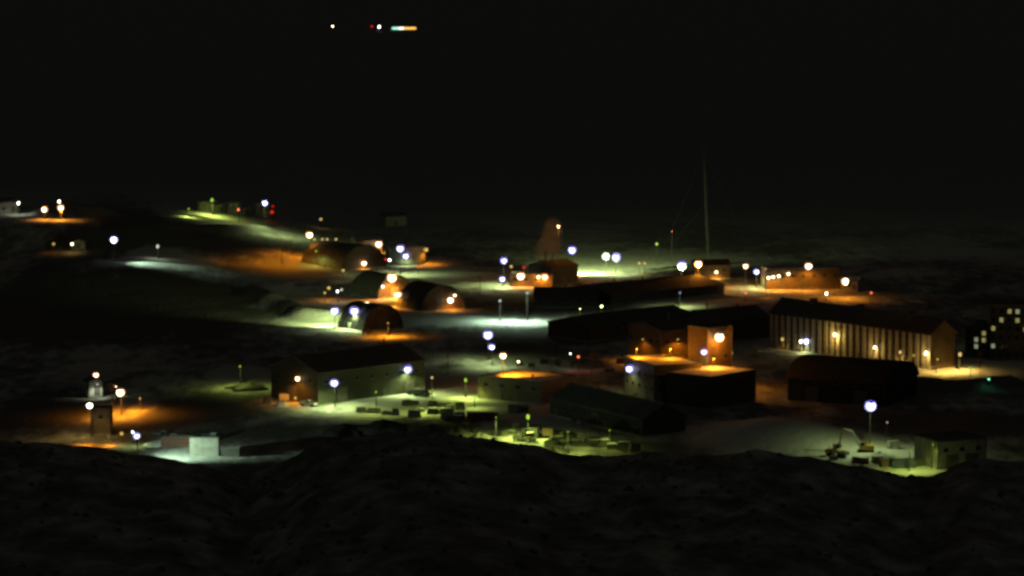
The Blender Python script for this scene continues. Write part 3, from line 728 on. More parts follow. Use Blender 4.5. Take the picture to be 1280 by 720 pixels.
def pallet(px, py, yaw, w, d, h, label, group):
    c = place(px, py)
    key = (w, d, h)
    if key not in TP:
        k = .82
        cover = MB().add([(-w/2, -d/2, .2), (w/2, -d/2, .2), (w/2, d/2, .2), (-w/2, d/2, .2), (-w/2*k, -d/2*k, h), (w/2*k, -d/2*k, h*.94), (w/2*k, d/2*k, h*.9), (-w/2*k, d/2*k, h*.97)],
                         [(4, 5, 6, 7), (0, 1, 5, 4), (1, 2, 6, 5), (2, 3, 7, 6), (3, 0, 4, 7)])
        TP[key] = (MB().box(-w/2, w/2, -d/2, d/2, -.5, .18).mesh('pallet_base', 'wood'), cover.mesh('tarp', 'wall_dark'),
                   MB().box(-w/2*k, w/2*k, -d/2*k, d/2*k, h*.97 + .01, h*.97 + .16).mesh('snow_cap', 'snowpack'))
    t = thing('tarped_pallet', label, 'pallet', (c.x, c.y, c.z), yaw, group)
    put('pallet_base', TP[key][0], t); put('tarp', TP[key][1], t)
    if random.random() < .5: put('snow_cap', TP[key][2], t)
rn = random.Random(11)
PROWS = [(452, 515, 575, 521, 9), (555, 512, 580, 530, 4), (630, 533, 700, 545, 6), (700, 548, 790, 566, 9), (610, 560, 690, 574, 6), (640, 543, 720, 560, 6), (505, 505, 570, 509, 5)]
PLAB = ['in the long row before the big warehouse', 'beside the left end of the reddish container', 'behind the dark loader, green-lit yard', 'in the row before the long gabled shed',
        'along the lower edge of the green-lit yard', 'around the dark loader and van, green-lit yard', 'near the trucks by the right warehouse lamp']
for row, (x0, y0, x1, y1, n_) in enumerate(PROWS):
    for i in range(n_):
        t_ = (i + rn.uniform(-.3, .3)) / max(1, n_ - 1)
        pallet(x0 + (x1 - x0) * t_, y0 + (y1 - y0) * t_ + rn.uniform(-3.5, 3.5), rn.uniform(-.3, .3), rn.choice([2.4, 3.2, 4.2]), 2.2, rn.choice([1.3, 1.8, 2.3]),
               'dark tarp-covered pallet ' + PLAB[row], 'tarped pallets ' + PLAB[row])
for i in range(9):
    pallet(1040 + i * 14 + rn.uniform(-4, 4), 574 + rn.uniform(-3, 6) + i * .9, rn.uniform(-.4, .4), rn.choice([2.4, 3.2]), 2.2, rn.choice([1.2, 1.8]),
           'dark tarp-covered pallet around the excavator, lower right', 'tarped pallets around the excavator')
for i in range(8):
    pallet(196 + i * 10 + rn.uniform(-3, 3), 549 + rn.uniform(-3, 3), rn.uniform(-.3, .3), rn.choice([2.4, 3.2]), 2.2, rn.choice([1.2, 1.8]),
           'dark tarp-covered pallet behind the containers, lower left', 'tarped pallets behind the containers')
for i in range(10):
    pallet(650 + i * 14, 452 + rn.uniform(-5, 8) + i * .8, rn.uniform(-.5, .5), rn.choice([2.4, 3.2]), 2.4, rn.choice([1.4, 2.0]),
           'dark tarp-covered pallet on the unlit lot right of centre', 'tarped pallets on the unlit lot')
for px, py, hh, lb in ((1170, 583, 9, 'bare utility pole at the left corner of the green-lit garage'), (140, 512, 8, 'bare utility pole below the orange-lit shed road'),
                       (560, 470, 8, 'bare utility pole behind the right end of the big warehouse'), (740, 470, 8, 'bare utility pole behind the long gabled shed'),
                       (600, 372, 9, 'bare utility pole above the bright snow road'), (860, 372, 9, 'bare utility pole before the longest warehouse'),
                       (1225, 470, 8, 'bare utility pole on the yellow road, far right'), (330, 330, 8, 'bare utility pole on the dark slope left of the largest hangar')):
    c = place(px, py); t = thing('utility_pole', lb, 'pole', (c.x, c.y, c.z))
    MB().tube((0, 0, -1), (0, 0, hh), .16, .11, n=8).build('post', 'wood', t)
    MB().box(-1.1, 1.1, -.07, .07, hh - .7, hh - .55).build('crossarm', 'wood', t)
    for x in (-.95, -.5, .5, .95): MB().tube((x, 0, hh - .55), (x, 0, hh - .32), .06, n=6).build('insulator', 'white_paint', t)
# loose rocks along the dark foreground ridge
rk = MB(); rn = random.Random(5)
for i in range(500):
    y = 300 + 225 * rn.random() ** .6; x = rn.uniform(-.2, .2) * y; sz = rn.uniform(.25, .7) * (1.8 if rn.random() < .08 else 1)
    z = gz(x, y); a = rn.uniform(0, 6.28); n_ = 6
    vs = [(x, y, z + sz * rn.uniform(.6, 1.0))] + [(x + sz * rn.uniform(.8, 1.3) * math.cos(a + k * 6.28 / n_), y + sz * rn.uniform(.8, 1.3) * math.sin(a + k * 6.28 / n_), z - .3) for k in range(n_)]
    vs += [(x + sz * .75 * math.cos(a + (k + .5) * 6.28 / n_), y + sz * .75 * math.sin(a + (k + .5) * 6.28 / n_), z + sz * rn.uniform(.3, .7)) for k in range(n_)]
    fs = []
    for k in range(n_):
        k2 = (k + 1) % n_
        fs += [(1 + k, 1 + k2, 7 + k), (7 + k, 1 + k2, 7 + k2), (0, 7 + k, 7 + k2)]
    rk.add(vs, fs)
ro = rk.build('loose_rocks', 'wall_grey'); ro['kind'] = 'stuff'; ro['label'] = 'loose dark volcanic rocks over the foreground ridge'
# forklift-like dark vehicle in front of the paired lamps
loader(459, 417, R(80), 'small dark loader silhouetted on the bright snow by the paired lamps', 'wall_dark')
van(444, 411, R(20), 'white van parked under the paired blue-white lamps', 'white_paint')

# ------------------------------------------------------------------ lamps
bpy.context.view_layer.update()
DG = bpy.context.evaluated_depsgraph_get()
LM = {}
def cached(key, fn):
    if key not in LM: LM[key] = fn()
    return LM[key]
def ico(r, sz=1.0):
    bm = bmesh.new(); bmesh.ops.create_icosphere(bm, subdivisions=2, radius=r)
    for v in bm.verts: v.co.z *= sz
    m = bpy.data.meshes.new('lens'); bm.to_mesh(m); bm.free(); return m
NL = [0]
GAIN = {'w': 6.0, 'c': 3.2, 'o': 2.8, 'g': 3.4, 'y': 3.0, 'r': 1.0, 'n': 2.0, 'G': 1.0}
def lamp(px, py, label, kind='w', r=5, B=0.15, mount='p', h=7.0, aim=None, cone=70, dim=False, tall=1.0, group=None, name=None, omni=False, down=False, near=False):
    hit = None
    if mount == 'w':
        ok, loc, nor, idx, ob, mt = SC.ray_cast(DG, Vector((0, 0, CAM_H)), ray_dir(px, py))
        if ok and ob.name.split('.')[0] != 'ground' and nor.y < 0.2: hit = (loc, nor)
    if hit:
        loc, nor = hit
        nh = Vector((nor.x, nor.y, 0)).normalized() if abs(nor.z) < .9 else Vector((0, -1, 0))
        D = loc.y
    else:
        g = G(px, py, h); D = g.y
    s = D / FPX
    rm = max(0.45 * s, (r * 0.6 - 1.35) / 0.8 * s)
    if dim: rm = max(.25, r * .55 * s)
    cat = 'lamp'
    lensmat = ('dim_' if dim else 'lens_') + kind
    key = (kind, dim, round(rm, 1), tall)
    rm = max(.15, round(rm, 1))
    lm = cached(('lens',) + key, lambda: (lambda m: (m.materials.append(MATS[lensmat]), m)[1])(ico(rm, tall)))
    if hit:
        P = loc + nh * (rm + .55)
        t = thing(name or 'wall_lamp', label, cat, loc, math.atan2(nh.y, nh.x) + math.pi / 2, group)
        off = rm + .55
        MB().box(-.2, .2, -.12, .25, -.3, .3).build('wall_plate', 'trim', t)
        MB().tube((0, 0, .15), (0, -off, rm * tall + .12), .09, n=6).build('bracket', 'pole', t)
        lp = Vector((0, -off, 0))
        rw = t.rotation_euler[2]
    else:
        P = Vector((g.x, g.y, g.z + h))
        t = thing(name or 'pole_lamp', label, cat, (g.x, g.y, g.z), 0, group)
        off = rm + 1.1
        MB().tube((0, off, -.8), (0, off, h + rm * tall + .1), .16, .1, n=8).build('pole', 'pole', t)
        MB().tube((0, off, h + rm * tall + .05), (0, 0, h + rm * tall + .12), .07, n=6).build('arm', 'pole', t)
        MB().box(-.35, .35, off - .35, off + .35, -1, .12).build('footing', 'concrete', t)
        lp = Vector((0, 0, h)); rw = 0
    rz = rm * tall
    hd = MB().lathe([(rm * .75, 0), (rm * .6, rm * .22 + .06), (.05, rm * .3 + .16)], 12, (0, 0, 0)).build('hood', 'trim', t)
    hd.location = lp + Vector((0, 0, rz * .86))
    ln = put('lens', lm, t, lp)
    if kind in 'wco' and not dim and r >= 5:  # added glow disc behind the lens, stands in for its bloom
        k2 = 'reflector' if kind != 'o' else 'bloom_disc_o'
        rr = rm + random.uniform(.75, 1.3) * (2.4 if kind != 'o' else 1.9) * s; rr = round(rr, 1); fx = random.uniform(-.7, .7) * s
        rf = cached(('bloom', k2, round(rr, 1)), lambda: MB().lathe([(.02, .12), (rr * .6, .05), (rr, -.18), (rr, -.12), (rr * .6, .12), (.02, .2)], 16, (0, 0, 0), 'y').mesh('reflector', k2))
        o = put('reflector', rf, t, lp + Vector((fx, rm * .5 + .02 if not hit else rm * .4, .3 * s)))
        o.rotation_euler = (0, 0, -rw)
    if B > 0:
        NL[0] += 1
        col = COLOR[kind]
        if aim:
            T = G(*aim) + Vector((0, 0, aim[2] if len(aim) > 2 else 0)); dv = T - P; d = dv.length; cosi = max(.18, -dv.normalized().z)
            l = bpy.data.lights.new('lamp_light', 'SPOT'); l.spot_size = R(cone); l.spot_blend = 0.9
            l.energy = GAIN[kind] * B * 4 * math.pi ** 2 * d * d / .6 / cosi
            wd = dv.normalized(); pos = P + wd * (rz + .5)
        else:
            d = max(3.0, min(P.z - gz(P.x, P.y), 14.0))
            l = bpy.data.lights.new('lamp_light', 'SPOT'); l.spot_size = R(166); l.spot_blend = 0.7
            l.energy = GAIN[kind] * B * 4 * math.pi ** 2 * d * d / .6
            wd = (Vector((0, 0, -1)) + (nh * -.2 if hit else Vector((0, 0, 0)))).normalized(); pos = P + Vector((0, 0, -rz - .45)) + ((nh * 1.0) if hit else Vector((0, -.3, 0)))
            if omni: l.type = 'POINT'
        l = bpy.data.lights[l.name]; l.color = col; l.shadow_soft_size = .15
        if not aim and not omni and not near:        # wide-throw fitting: its light thins out slowly with distance
            l.use_nodes = True; lt = l.node_tree
            em = next(q for q in lt.nodes if q.type == 'EMISSION'); fo = lt.nodes.new('ShaderNodeLightFalloff')
            fo.inputs['Strength'].default_value = 1.0 / d
            lt.links.new(fo.outputs['Linear'], em.inputs['Strength'])
        lo = bpy.data.objects.new('lamp_light', l); COL.objects.link(lo); lo.parent = t
        lo.location = t.matrix_basis.inverted() @ pos
        if True:
            qd = wd.to_track_quat('-Z', 'Y'); lo.rotation_euler = (t.matrix_basis.to_3x3().inverted() @ qd.to_matrix()).to_euler()
    return t

# --- hill, left
lamp(23, 254, 'white lamp on the pale hut at the left picture edge', 'n', 4, .10, 'p', 6, tall=1.4)
lamp(55, 262, 'orange-white lamp leftmost of the three on the orange hill patch', 'o', 5, 0.4, 'p', 5, tall=1.3, near=True)
lamp(74, 252, 'upper of two stacked white lamps above the orange hill patch', 'o', 4, .0, 'p', 9, tall=1.6)
lamp(76, 260, 'lower of two stacked white lamps above the orange hill patch', 'o', 5, 0.8, 'p', 6, near=True)
lamp(67, 305, 'faint orange lamp left of the tiny yellow hut', 'o', 3, .02, 'p', 4, dim=True)
lamp(90, 305, 'small white lamp at the tiny yellow hut', 'y', 4, .07, 'p', 4)
lamp(142, 300, 'large blue-white lamp alone on the dark left slope', 'c', 5.5, .10, 'p', 10, aim=(190, 331), cone=75, tall=1.35)
lamp(197, 308, 'faint white lamp on a visible post over the cyan snow strip', 'n', 3, .06, 'p', 6, dim=True, tall=1.5)
lamp(265, 250, 'faint lamp on a post above the box-like hilltop shed', 'g', 3, 0.3, 'p', 8.6, dim=True, tall=1.4, near=True)
lamp(236, 261, 'faint green lamp at the left end of the green hilltop bench', 'g', 2, 0.3, 'p', 4.5, dim=True, near=True)
lamp(298, 262, 'white lamp with red rim between the hilltop tanks', 'r', 4, .03, 'p', 7, tall=1.2)
lamp(331, 254, 'blue-white lamp above the right hilltop fuel tank', 'w', 5, .10, 'p', 12, tall=1.3)
lamp(340, 265, 'red lamp right of the right hilltop tank', 'r', 4, .02, 'p', 5, dim=True)
lamp(341, 258, 'small faint red lamp above another red lamp, hilltop', 'r', 2, .0, 'p', 8, dim=True)
lamp(401, 274, 'tiny yellow lamp alone on the dark slope above the largest hangar', 'y', 3, .01, 'p', 5, dim=True)
# --- upper left town
lamp(387, 294, 'white lamp over the orange road left of the largest hangar', 'o', 6, 0.28, 'p', 12)
lamp(352, 296, 'faint orange lamp over the orange slope below the green bench', 'o', 2, 0.22, 'p', 13, dim=True)
lamp(364, 296, 'faint orange lamp just left of the brighter lamp on the orange road', 'o', 2, 0.2, 'p', 9, dim=True)
lamp(393, 299, 'small yellow lamp just right of the lamp over the orange road', 'y', 3, .0, 'p', 6, dim=True)
lamp(403, 299, 'left of a close pair of small yellow lamps', 'y', 3, .03, 'p', 5, dim=True)
lamp(409, 299, 'right of a close pair of small yellow lamps', 'y', 3, .0, 'p', 5, dim=True)
lamp(420, 299, 'small yellow lamp touching the left shoulder of the largest hangar', 'y', 3, .02, 'p', 6, dim=True)
lamp(395, 314, 'faint green lamp over the green ledge below the orange road', 'g', 2, .12, 'p', 7, dim=True)
lamp(472, 305, 'bright orange lamp at the right shoulder of the largest hangar', 'o', 6, 0.5, 'w', 7)
lamp(453, 329, 'orange lamp on the rounded end of the largest hangar', 'o', 5, 0.6, 'w', 6)
lamp(500, 311, 'blue-white lamp above the round white tank, upper of two', 'w', 6, .10, 'p', 12)
lamp(507, 320, 'white lamp at the round tank, lower of two', 'w', 5, .10, 'w', 6)
lamp(487, 325, 'small white lamp left of the round tank', 'n', 4, .03, 'p', 5)
lamp(482, 324, 'faint red lamp left of the round tank', 'r', 3, .0, 'p', 5, dim=True)
lamp(523, 333, 'faint red lamp at the right foot of the round tank', 'r', 3, .0, 'p', 4, dim=True)
lamp(529, 312, 'blurred orange lamp on the small hut right of the round tank', 'o', 5, .20, 'w', 5, dim=True)
lamp(429, 338, 'small yellow lamp below the largest hangar', 'y', 3, .01, 'p', 5, dim=True)
lamp(411, 360, 'dim orange lamp, upper of two beside a white cluster', 'o', 4, .06, 'p', 5, dim=True)
lamp(406, 366, 'dim orange lamp, lower of two beside a white cluster', 'o', 3, .05, 'p', 4, dim=True)
lamp(422, 364, 'small white lamp in the cluster right of two dim orange ones', 'n', 4, .02, 'p', 5)
lamp(427, 362, 'faint white lamp at the right of the small cluster', 'n', 3, .0, 'p', 6, dim=True)
lamp(487, 347, 'biggest orange-white lamp, on the brightest arched hut', 'o', 8, 0.6, 'w', 7)
lamp(477, 358, 'small white lamp left of the biggest orange lamp', 'n', 4, .05, 'w', 5)
lamp(494, 368, 'bright orange lamp at the foot of the brightest arched hut, left half', 'o', 5, 0.6, 'w', 3)
lamp(501, 368, 'bright orange lamp at the foot of the brightest arched hut, right half', 'o', 5, 0.5, 'w', 3)
lamp(418, 389, 'left of the paired blue-white lamps by the bright snow road', 'w', 6, 0.022, 'p', 7, down=True, aim=(388, 398), cone=85)
lamp(443, 389, 'right of the paired blue-white lamps by the bright snow road', 'w', 6, 0.28, 'p', 7, down=True)
lamp(444, 401, 'white lamp low on the snow below the paired blue-white lamps', 'n', 5, 0.35, 'p', 3)
lamp(459, 380, 'white orange-rimmed lamp on top of the dark arched hut', 'o', 6, .12, 'p', 9)
lamp(467, 384, 'small white lamp just right of the one on the dark arched hut', 'o', 4, .10, 'p', 8)
lamp(485, 404, 'faint orange lamp low by the dark arched hut', 'o', 2, 1.1, 'p', 5, dim=True)
lamp(561, 375, 'white lamp pair at the foot of the dim arched hut, lower', 'o', 6, 0.4, 'w', 5)
lamp(567, 369, 'small white lamp at the dim arched hut, upper', 'o', 4, .10, 'w', 5)
# --- upper middle
lamp(630, 326, 'blue-white lamp on a tall pole left of the low orange-lit building', 'w', 5, .09, 'p', 11)
lamp(639, 333, 'faint yellow lamp just right of the tall-pole lamp', 'y', 3, .01, 'p', 9, dim=True)
lamp(628, 349, 'white lamp below the tall-pole one, left of the low orange-lit building', 'w', 5, .12, 'p', 4)
lamp(651, 345, 'large white lamp on the low orange-lit building, left', 'o', 7, 0.28, 'w', 4)
lamp(673, 346, 'small yellow lamp on the low orange-lit building, middle', 'o', 4, 0.2, 'w', 4, omni=True)
lamp(681, 346, 'white lamp on the low orange-lit building, right', 'o', 5, 0.2, 'w', 4, omni=True)
lamp(655, 334, 'faint red lamp above the low orange-lit building', 'r', 3, .0, 'p', 8, dim=True)
lamp(698, 283, 'white lamp topping the steam plume', 'o', 4, 0.07, 'p', 24, omni=True)
lamp(715, 313, 'large blue-white lamp right of the steam plume', 'w', 6, .10, 'p', 12, aim=(745, 338), cone=100)
lamp(758, 321, 'left of two close blue-white lamps in the upper middle', 'w', 5, 0.05, 'p', 8)
lamp(770, 322, 'right of two close blue-white lamps in the upper middle', 'w', 6, 0.07, 'p', 8)
lamp(725, 346, 'white red-rimmed lamp right of the power house', 'r', 4, .03, 'p', 7)
lamp(625, 376, 'faint white lamp over the snow behind the bright road', 'c', 3, 0.28, 'p', 8.5, dim=True, down=True)
lamp(659, 366, 'faint yellow lamp below the low orange-lit building', 'c', 3, 0.3, 'p', 11.5, dim=True, down=True)
lamp(725, 386, 'small white lamp at the right corner of the wide low warehouse', 'g', 3, 0.2, 'p', 4)
lamp(752, 383, 'white lamp between the two black-roofed warehouses', 'g', 4, 0.2, 'p', 4)
lamp(840, 289, 'red beacon lamp high on a thin pole left of the mast', 'r', 3, .0, 'p', 16)
lamp(821, 305, 'faint greenish lamp below the red beacon', 'g', 3, .0, 'p', 10, dim=True)
lamp(799, 329, 'left of two faint yellow lamps near the mast road', 'y', 3, .03, 'p', 5, dim=True)
lamp(806, 329, 'right of two faint yellow lamps near the mast road', 'y', 3, .0, 'p', 5, dim=True)
lamp(852, 332, 'blue-white lamp left of the orange-lit hut by the mast', 'w', 6, .12, 'p', 7, omni=True)
lamp(873, 330, 'white orange-rimmed lamp above the hut by the mast', 'o', 6, 0.3, 'p', 11, omni=True)
lamp(895, 340, 'smaller orange lamp on the hut by the mast', 'o', 4, 0.5, 'w', 5)
# --- upper right
lamp(932, 333, 'white lamp between the mast hut and the orange depot', 'o', 5, 0.12, 'p', 9)
lamp(946, 340, 'blue-white lamp left of the orange depot', 'w', 5, 0.15, 'p', 7)
lamp(957, 336, 'faint lamp over the left corner of the orange depot', 'y', 2, .0, 'p', 9, dim=True)
lamp(960, 347, 'leftmost of three white lamps in a row on the orange depot', 'o', 4, 0.16, 'w', 5)
lamp(966, 346, 'middle of three white lamps in a row on the orange depot', 'o', 4, 0.16, 'w', 5)
lamp(973, 345, 'rightmost of three white lamps in a row on the orange depot', 'o', 4, 0.16, 'w', 5)
lamp(985, 342, 'single white lamp right of the three in a row on the depot', 'o', 4, 0.16, 'w', 5)
lamp(1011, 333, 'large white lamp above the right part of the orange depot', 'o', 6, 0.25, 'p', 10.2)
lamp(1057, 352, 'tall white-yellow lamp over the little orange hut', 'o', 6, 0.5, 'p', 7, tall=1.6)
lamp(1033, 367, 'small white lamp below the orange depot, above the dark dormitory roof', 'n', 4, .03, 'p', 5, tall=1.4)
lamp(932, 366, 'red lamp left of the orange depot, over dark snow', 'r', 4, .02, 'p', 4)
lamp(958, 364, 'faint orange lamp at the lower left corner of the depot', 'o', 3, .06, 'p', 3, dim=True)
lamp(1089, 366, 'red lamp right of the little orange hut', 'r', 4, .02, 'p', 5)
# --- dormitory lamps
lamp(997, 420, 'warm white lamp by the dormitory, left of the blue-white one', 'y', 4, 0.12, 'p', 5, tall=1.3, omni=True)
lamp(1001, 414, 'small warm lamp highest of the cluster before the dormitory', 'y', 3, .06, 'p', 6)
lamp(1001, 427, 'white lamp lowest of the cluster before the dormitory', 'y', 4, .06, 'p', 4, tall=1.4)
lamp(1008, 427, 'blue-white lamp of the cluster before the dormitory', 'w', 5, .10, 'p', 4, tall=1.4)
lamp(978, 424, 'faint lamp at the left end of the dormitory', 'y', 3, .05, 'p', 4, dim=True, tall=1.4)
lamp(1046, 418, 'tall white lamp before the dormitory, a third of the way along', 'y', 4, 0.05, 'w', 6, tall=1.6, omni=True)
lamp(1096, 434, 'white lamp halfway along the dormitory front', 'y', 4, 0.05, 'w', 5, omni=True)
lamp(1128, 440, 'dim yellow lamp right of the middle of the dormitory front', 'y', 3, .06, 'w', 5, dim=True, tall=1.3)
lamp(1140, 444, 'dim orange lamp low on the right half of the dormitory front', 'o', 3, .05, 'w', 4, dim=True)
lamp(1160, 441, 'white lamp near the right end of the dormitory front', 'y', 4, 0.05, 'w', 5, tall=1.5, omni=True)
lamp(1183, 435, 'dim tall yellow lamp at the right end of the dormitory', 'y', 3, 0.04, 'p', 7, dim=True, tall=1.5)
lamp(1200, 443, 'dim square-looking yellow lamp over the yellow road, right', 'y', 4, 0.4, 'p', 6, dim=True, tall=1.3)
lamp(1172, 449, 'faint yellow lamp over the left end of the yellow road', 'y', 2, 0.22, 'p', 5, dim=True)
lamp(1214, 460, 'small pale green lamp on the yellow road, far right', 'G', 3, .01, 'p', 3, dim=True)
lamp(1236, 474, 'bright small green lamp on the dark bank, far right', 'G', 4, .03, 'p', 3)
lamp(1272, 412, 'faint pale lamp on the tall residence at the right edge', 'w', 3, .05, 'p', 7, dim=True)
# --- lower left
lamp(120, 469, 'white orange-rimmed lamp on top of the small white shed, lower left', 'o', 5, 0.3, 'p', 6.5)
lamp(121, 480, 'small pale lamp on the front of the white shed, lower left', 'n', 2, .16, 'w', 3, dim=True)
lamp(145, 483, 'small white lamp above a larger one, right of the white shed', 'o', 3, .0, 'p', 6)
lamp(150, 491, 'larger white orange-rimmed lamp right of the white shed', 'o', 7, 0.7, 'p', 7)
lamp(175, 498, 'faint orange lamp over the orange road right of the white shed', 'o', 2, .40, 'p', 4, dim=True)
lamp(112, 507, 'white blue-rimmed lamp below the white shed', 'y', 7, 0.05, 'p', 9.5)
lamp(166, 540, 'upper of two white lamps left of the pale containers', 'w', 4, .06, 'p', 4)
lamp(171, 545, 'lower of two white lamps left of the pale containers', 'c', 5, 0.04, 'p', 8, aim=(258, 566), cone=100)
lamp(152, 542, 'faint orange lamp left of the two white ones, lower left', 'o', 4, .03, 'p', 3, dim=True)
lamp(136, 546, 'small orange lamp on a short post at the lower left crest', 'o', 2, 0.4, 'p', 2.5, dim=True, near=True)
lamp(106, 546, 'faint orange lamp lighting a streak at the lower left crest', 'o', 2, 0.6, 'p', 2.5, dim=True, near=True)
lamp(300, 458, 'faint green lamp over the snow left of the big warehouse', 'g', 2, .10, 'p', 7, dim=True)
# --- big warehouse
lamp(375, 473, 'white orange-rimmed lamp on the left wall of the big warehouse', 'o', 5, .13, 'w', 7)
lamp(372, 497, 'faint orange lamp low on the left warehouse wall', 'o', 3, .20, 'w', 3, dim=True)
lamp(418, 479, 'left blue-white lamp before the front of the big warehouse', 'w', 6, 0.15, 'p', 8)
lamp(509, 462, 'right blue-white lamp before the front of the big warehouse', 'w', 6, 0.2, 'p', 8)
lamp(540, 472, 'tiny faint pinkish lamp right of the big warehouse', 'y', 3, .02, 'p', 5, dim=True)
lamp(582, 475, 'upper yellow-green lamp on a post, left of the low workshop', 'g', 3, 0.3, 'p', 6, dim=True, tall=1.6)
lamp(660, 521, 'lower yellow-green lamp on a post in the snow yard', 'g', 4, 0.34, 'p', 6.5, dim=True, tall=1.7)
lamp(620, 522, 'faint shaded green lamp over the open snow yard', 'g', 2, 0.45, 'p', 8, dim=True)
lamp(710, 540, 'faint shaded green lamp at the right of the snow yard', 'g', 2, 0.22, 'p', 7, dim=True)
lamp(470, 490, 'faint shaded green lamp before the middle of the big warehouse', 'g', 2, .06, 'p', 7, dim=True)
lamp(762, 538, 'faint shaded green lamp before the right half of the long gabled shed', 'g', 2, .08, 'p', 5, dim=True)
lamp(593, 495, 'faint yellow dot lamp at the left corner of the low workshop', 'g', 2, .10, 'p', 4, dim=True)
lamp(540, 492, 'faint shaded green lamp over the snow right of the big warehouse', 'g', 2, 0.16, 'p', 6, dim=True)
# --- centre
lamp(610, 419, 'large blue-white lamp highest of the four lamps at centre', 'w', 7, 0.06, 'p', 9)
lamp(615, 434, 'blue-white lamp second from top of the four at centre', 'w', 5, .06, 'p', 7)
lamp(629, 445, 'white orange-rimmed lamp lighting the low workshop roof', 'o', 6, 0.9, 'p', 14, aim=(642, 470, 7.3), cone=100)
lamp(648, 452, 'small white red-rimmed lamp right of the one over the workshop roof', 'o', 4, .06, 'p', 9)
lamp(700, 476, 'faint orange lamp over the orange road behind the long gabled shed', 'o', 2, 0.5, 'p', 5, dim=True)
lamp(713, 442, 'small white lamp left of a red one, right of centre', 'n', 3, .02, 'p', 5)
lamp(723, 446, 'red-orange lamp right of a small white one, right of centre', 'r', 4, .03, 'p', 5)
lamp(791, 461, 'blue-white lamp on the left wall of the tall dark block', 'w', 6, 0.03, 'w', 9)
lamp(796, 436, 'faint orange lamp over the roof of the tall dark block', 'o', 2, 0.055, 'p', 15, dim=True, omni=True)
lamp(838, 436, 'faint orange lamp at the rear roof edge of the tall dark block', 'o', 2, 0.042, 'p', 15, dim=True, omni=True)
lamp(895, 421, 'very bright orange-white lamp on the stair tower, right of centre', 'o', 8, 0.05, 'w', 14, omni=True)
lamp(883, 440, 'blue-white lamp at the foot of the lit stair tower', 'w', 5, 0.012, 'w', 10)
lamp(892, 448, 'added faint orange lamp lighting the annex roof below the stair tower', 'o', 2, 0.07, 'p', 13.5, dim=True, omni=True)  # added second light, brightens the roof under the tower lamp
lamp(850, 366, 'faint lamp low before the longest warehouse, above the brown hall', 'w', 2, .10, 'p', 6, dim=True)
lamp(846, 424, 'faint orange lamp on the front wall of the brown hall', 'o', 2, 0.2, 'w', 6, dim=True)
lamp(806, 424, 'faint orange lamp on the left wall of the brown hall', 'o', 2, 0.12, 'w', 6, dim=True)
lamp(915, 441, 'tiny orange lamp right of the lit stair tower', 'o', 2, .05, 'p', 12, dim=True)
# --- lower right
lamp(1089, 508, 'lone very bright blue-white lamp over the yard, lower right', 'w', 8, 0.035, 'p', 13)
lamp(1109, 528, 'tiny faint lamp below the lone bright lamp, lower right', 'n', 2, .0, 'p', 6, dim=True)
lamp(1138, 563, 'faint shaded green lamp over the lower right yard', 'g', 2, 0.09, 'p', 6, dim=True)
lamp(1166, 556, 'faint shaded green lamp on the garage corner, lower right', 'g', 2, .025, 'p', 7, dim=True)
lamp(1079, 583, 'small warm lamp close to the snow at the lower right crest', 'y', 3, .35, 'p', 2, dim=True)

# ------------------------------------------------------------------ far airfield on the ice
def far_building(px, py, wpx, hpx, label, mats):
    c = G(px, py); s = c.y / FPX; w = wpx * s; h = hpx * s
    t = thing('airfield_building', label, 'building', (c.x, c.y, c.z))
    MB().box(-w/2 - 2, w/2 + 2, 0, 14, -1, h * 1.5).build('wall', 'wall_dark', t)
    MB().box(-w/2 - 3, w/2 + 3, -1, 15, h * 1.5, h * 1.5 + 1).build('roof', 'roof_dark', t)
    x = -w/2
    for m, f in mats:
        MB().box(x + .3, x + w*f - .3, -.4, .1, h * .25, h * 1.25).build('window_band', m, t); x += w * f
far_building(505, 37.5, 30, 2.8, 'far building on the ice showing a green, white and orange strip of light', [('window_far_green', .26), ('window_far_white', .24), ('window_far_orange', .5)])
lamp(416, 33, 'far yellow lamp alone on the ice, leftmost at the top', 'y', 3.4, .0, 'p', 14, dim=False, name='airfield_lamp')
lamp(474, 33.5, 'far white lamp on the ice, left of the light strip', 'n', 4.0, .0, 'p', 14, name='airfield_lamp')
lamp(465, 33, 'far faint reddish lamp beside the white one on the ice', 'r', 2.4, .0, 'p', 12, dim=True, name='airfield_lamp')

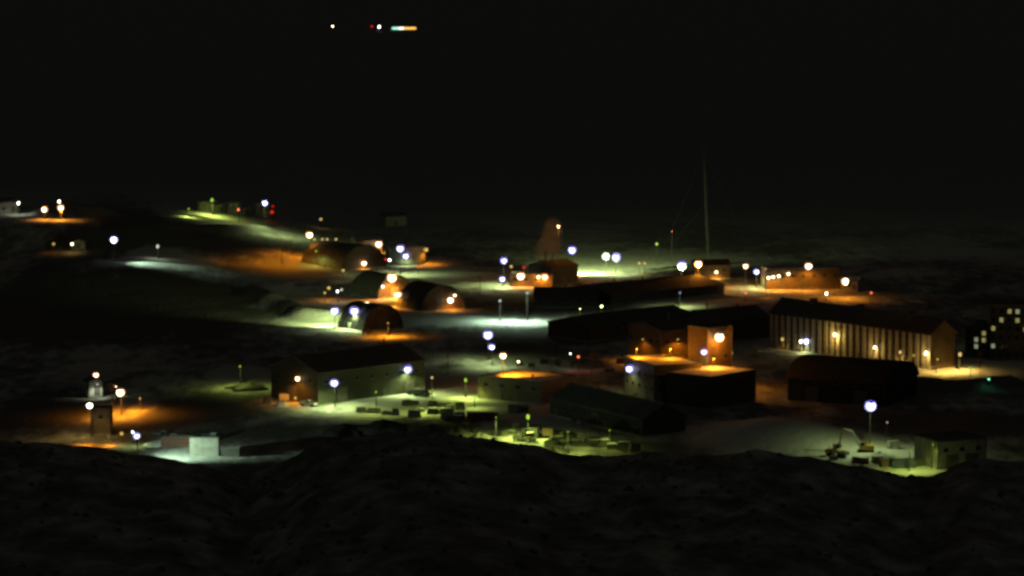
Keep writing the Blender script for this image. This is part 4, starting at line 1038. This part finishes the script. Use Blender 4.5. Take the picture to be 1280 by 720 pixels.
# ------------------------------------------------------------------ steam plumes
def plume(px, py, prof, label, dens, seed, col=(0.9, 0.9, 0.9)):
    """prof: (height px above base, x offset px, radius px)"""
    c = G(px, py); s = c.y / FPX; n = 20; rn = random.Random(seed)
    vs = []; fs = []
    for j, (hp, xo, rp_) in enumerate(prof):
        for i in range(n):
            a = 2 * math.pi * i / n
            w = 1 + .14 * math.sin(3 * a + j * 1.3) + .10 * math.sin(5 * a - j * 2.1 + seed) + rn.uniform(-.05, .05)
            vs.append((xo * s + rp_ * s * w * math.cos(a), rp_ * s * w * math.sin(a), hp * s + .3 * math.sin(2 * a + j)))
    k = len(prof)
    for j in range(k - 1):
        for i in range(n): fs.append((j*n + i, j*n + (i+1) % n, (j+1)*n + (i+1) % n, (j+1)*n + i))
    fs += [tuple(range(n - 1, -1, -1)), tuple(range((k-1)*n, k*n))]
    m = bpy.data.meshes.new('steam_plume'); m.from_pydata(vs, [], fs)
    bm = bmesh.new(); bm.from_mesh(m); bmesh.ops.recalc_face_normals(bm, faces=bm.faces); bm.to_mesh(m); bm.free()
    o = put('steam_plume', m, None, c)
    mod = o.modifiers.new('smooth', 'SUBSURF'); mod.levels = 1; mod.render_levels = 1
    mt = bpy.data.materials.new('steam'); mt.use_nodes = True
    nt = mt.node_tree; nt.nodes.remove(nt.nodes['Principled BSDF'])
    v = nt.nodes.new('ShaderNodeVolumePrincipled'); v.inputs['Color'].default_value = (*col, 1); v.inputs['Density'].default_value = dens
    tcn = nt.nodes.new('ShaderNodeTexCoord'); nzn = nt.nodes.new('ShaderNodeTexNoise'); nzn.inputs['Scale'].default_value = .22; nzn.inputs['Detail'].default_value = 3
    mr = nt.nodes.new('ShaderNodeMapRange'); mr.inputs['From Min'].default_value = .33; mr.inputs['From Max'].default_value = .62; mr.inputs['To Min'].default_value = 0; mr.inputs['To Max'].default_value = dens * 2
    nt.links.new(tcn.outputs['Object'], nzn.inputs['Vector']); nt.links.new(nzn.outputs['Fac'], mr.inputs['Value']); nt.links.new(mr.outputs[0], v.inputs['Density'])
    nt.links.new(v.outputs[0], nt.nodes['Material Output'].inputs['Volume'])
    m.materials.append(mt)
    tag(o, label, 'steam')
plume(690, 355, [(0, 2, 8), (8, 0, 10), (18, -3, 11), (28, -5, 13), (38, -7, 17), (46, -6, 18), (54, -3, 16), (62, 0, 14), (70, 1, 13), (78, 1, 11), (86, 2, 4)], 'brown-orange steam plume rising above the low orange-lit building', .045, 1)
plume(566, 432, [(0, 0, 4), (8, 0, 7), (16, 1, 9), (24, -1, 7), (30, 0, 3)], 'small faint steam puff behind the big warehouse roof', .03, 4)

print('lights', NL[0], 'objects', len(bpy.data.objects))
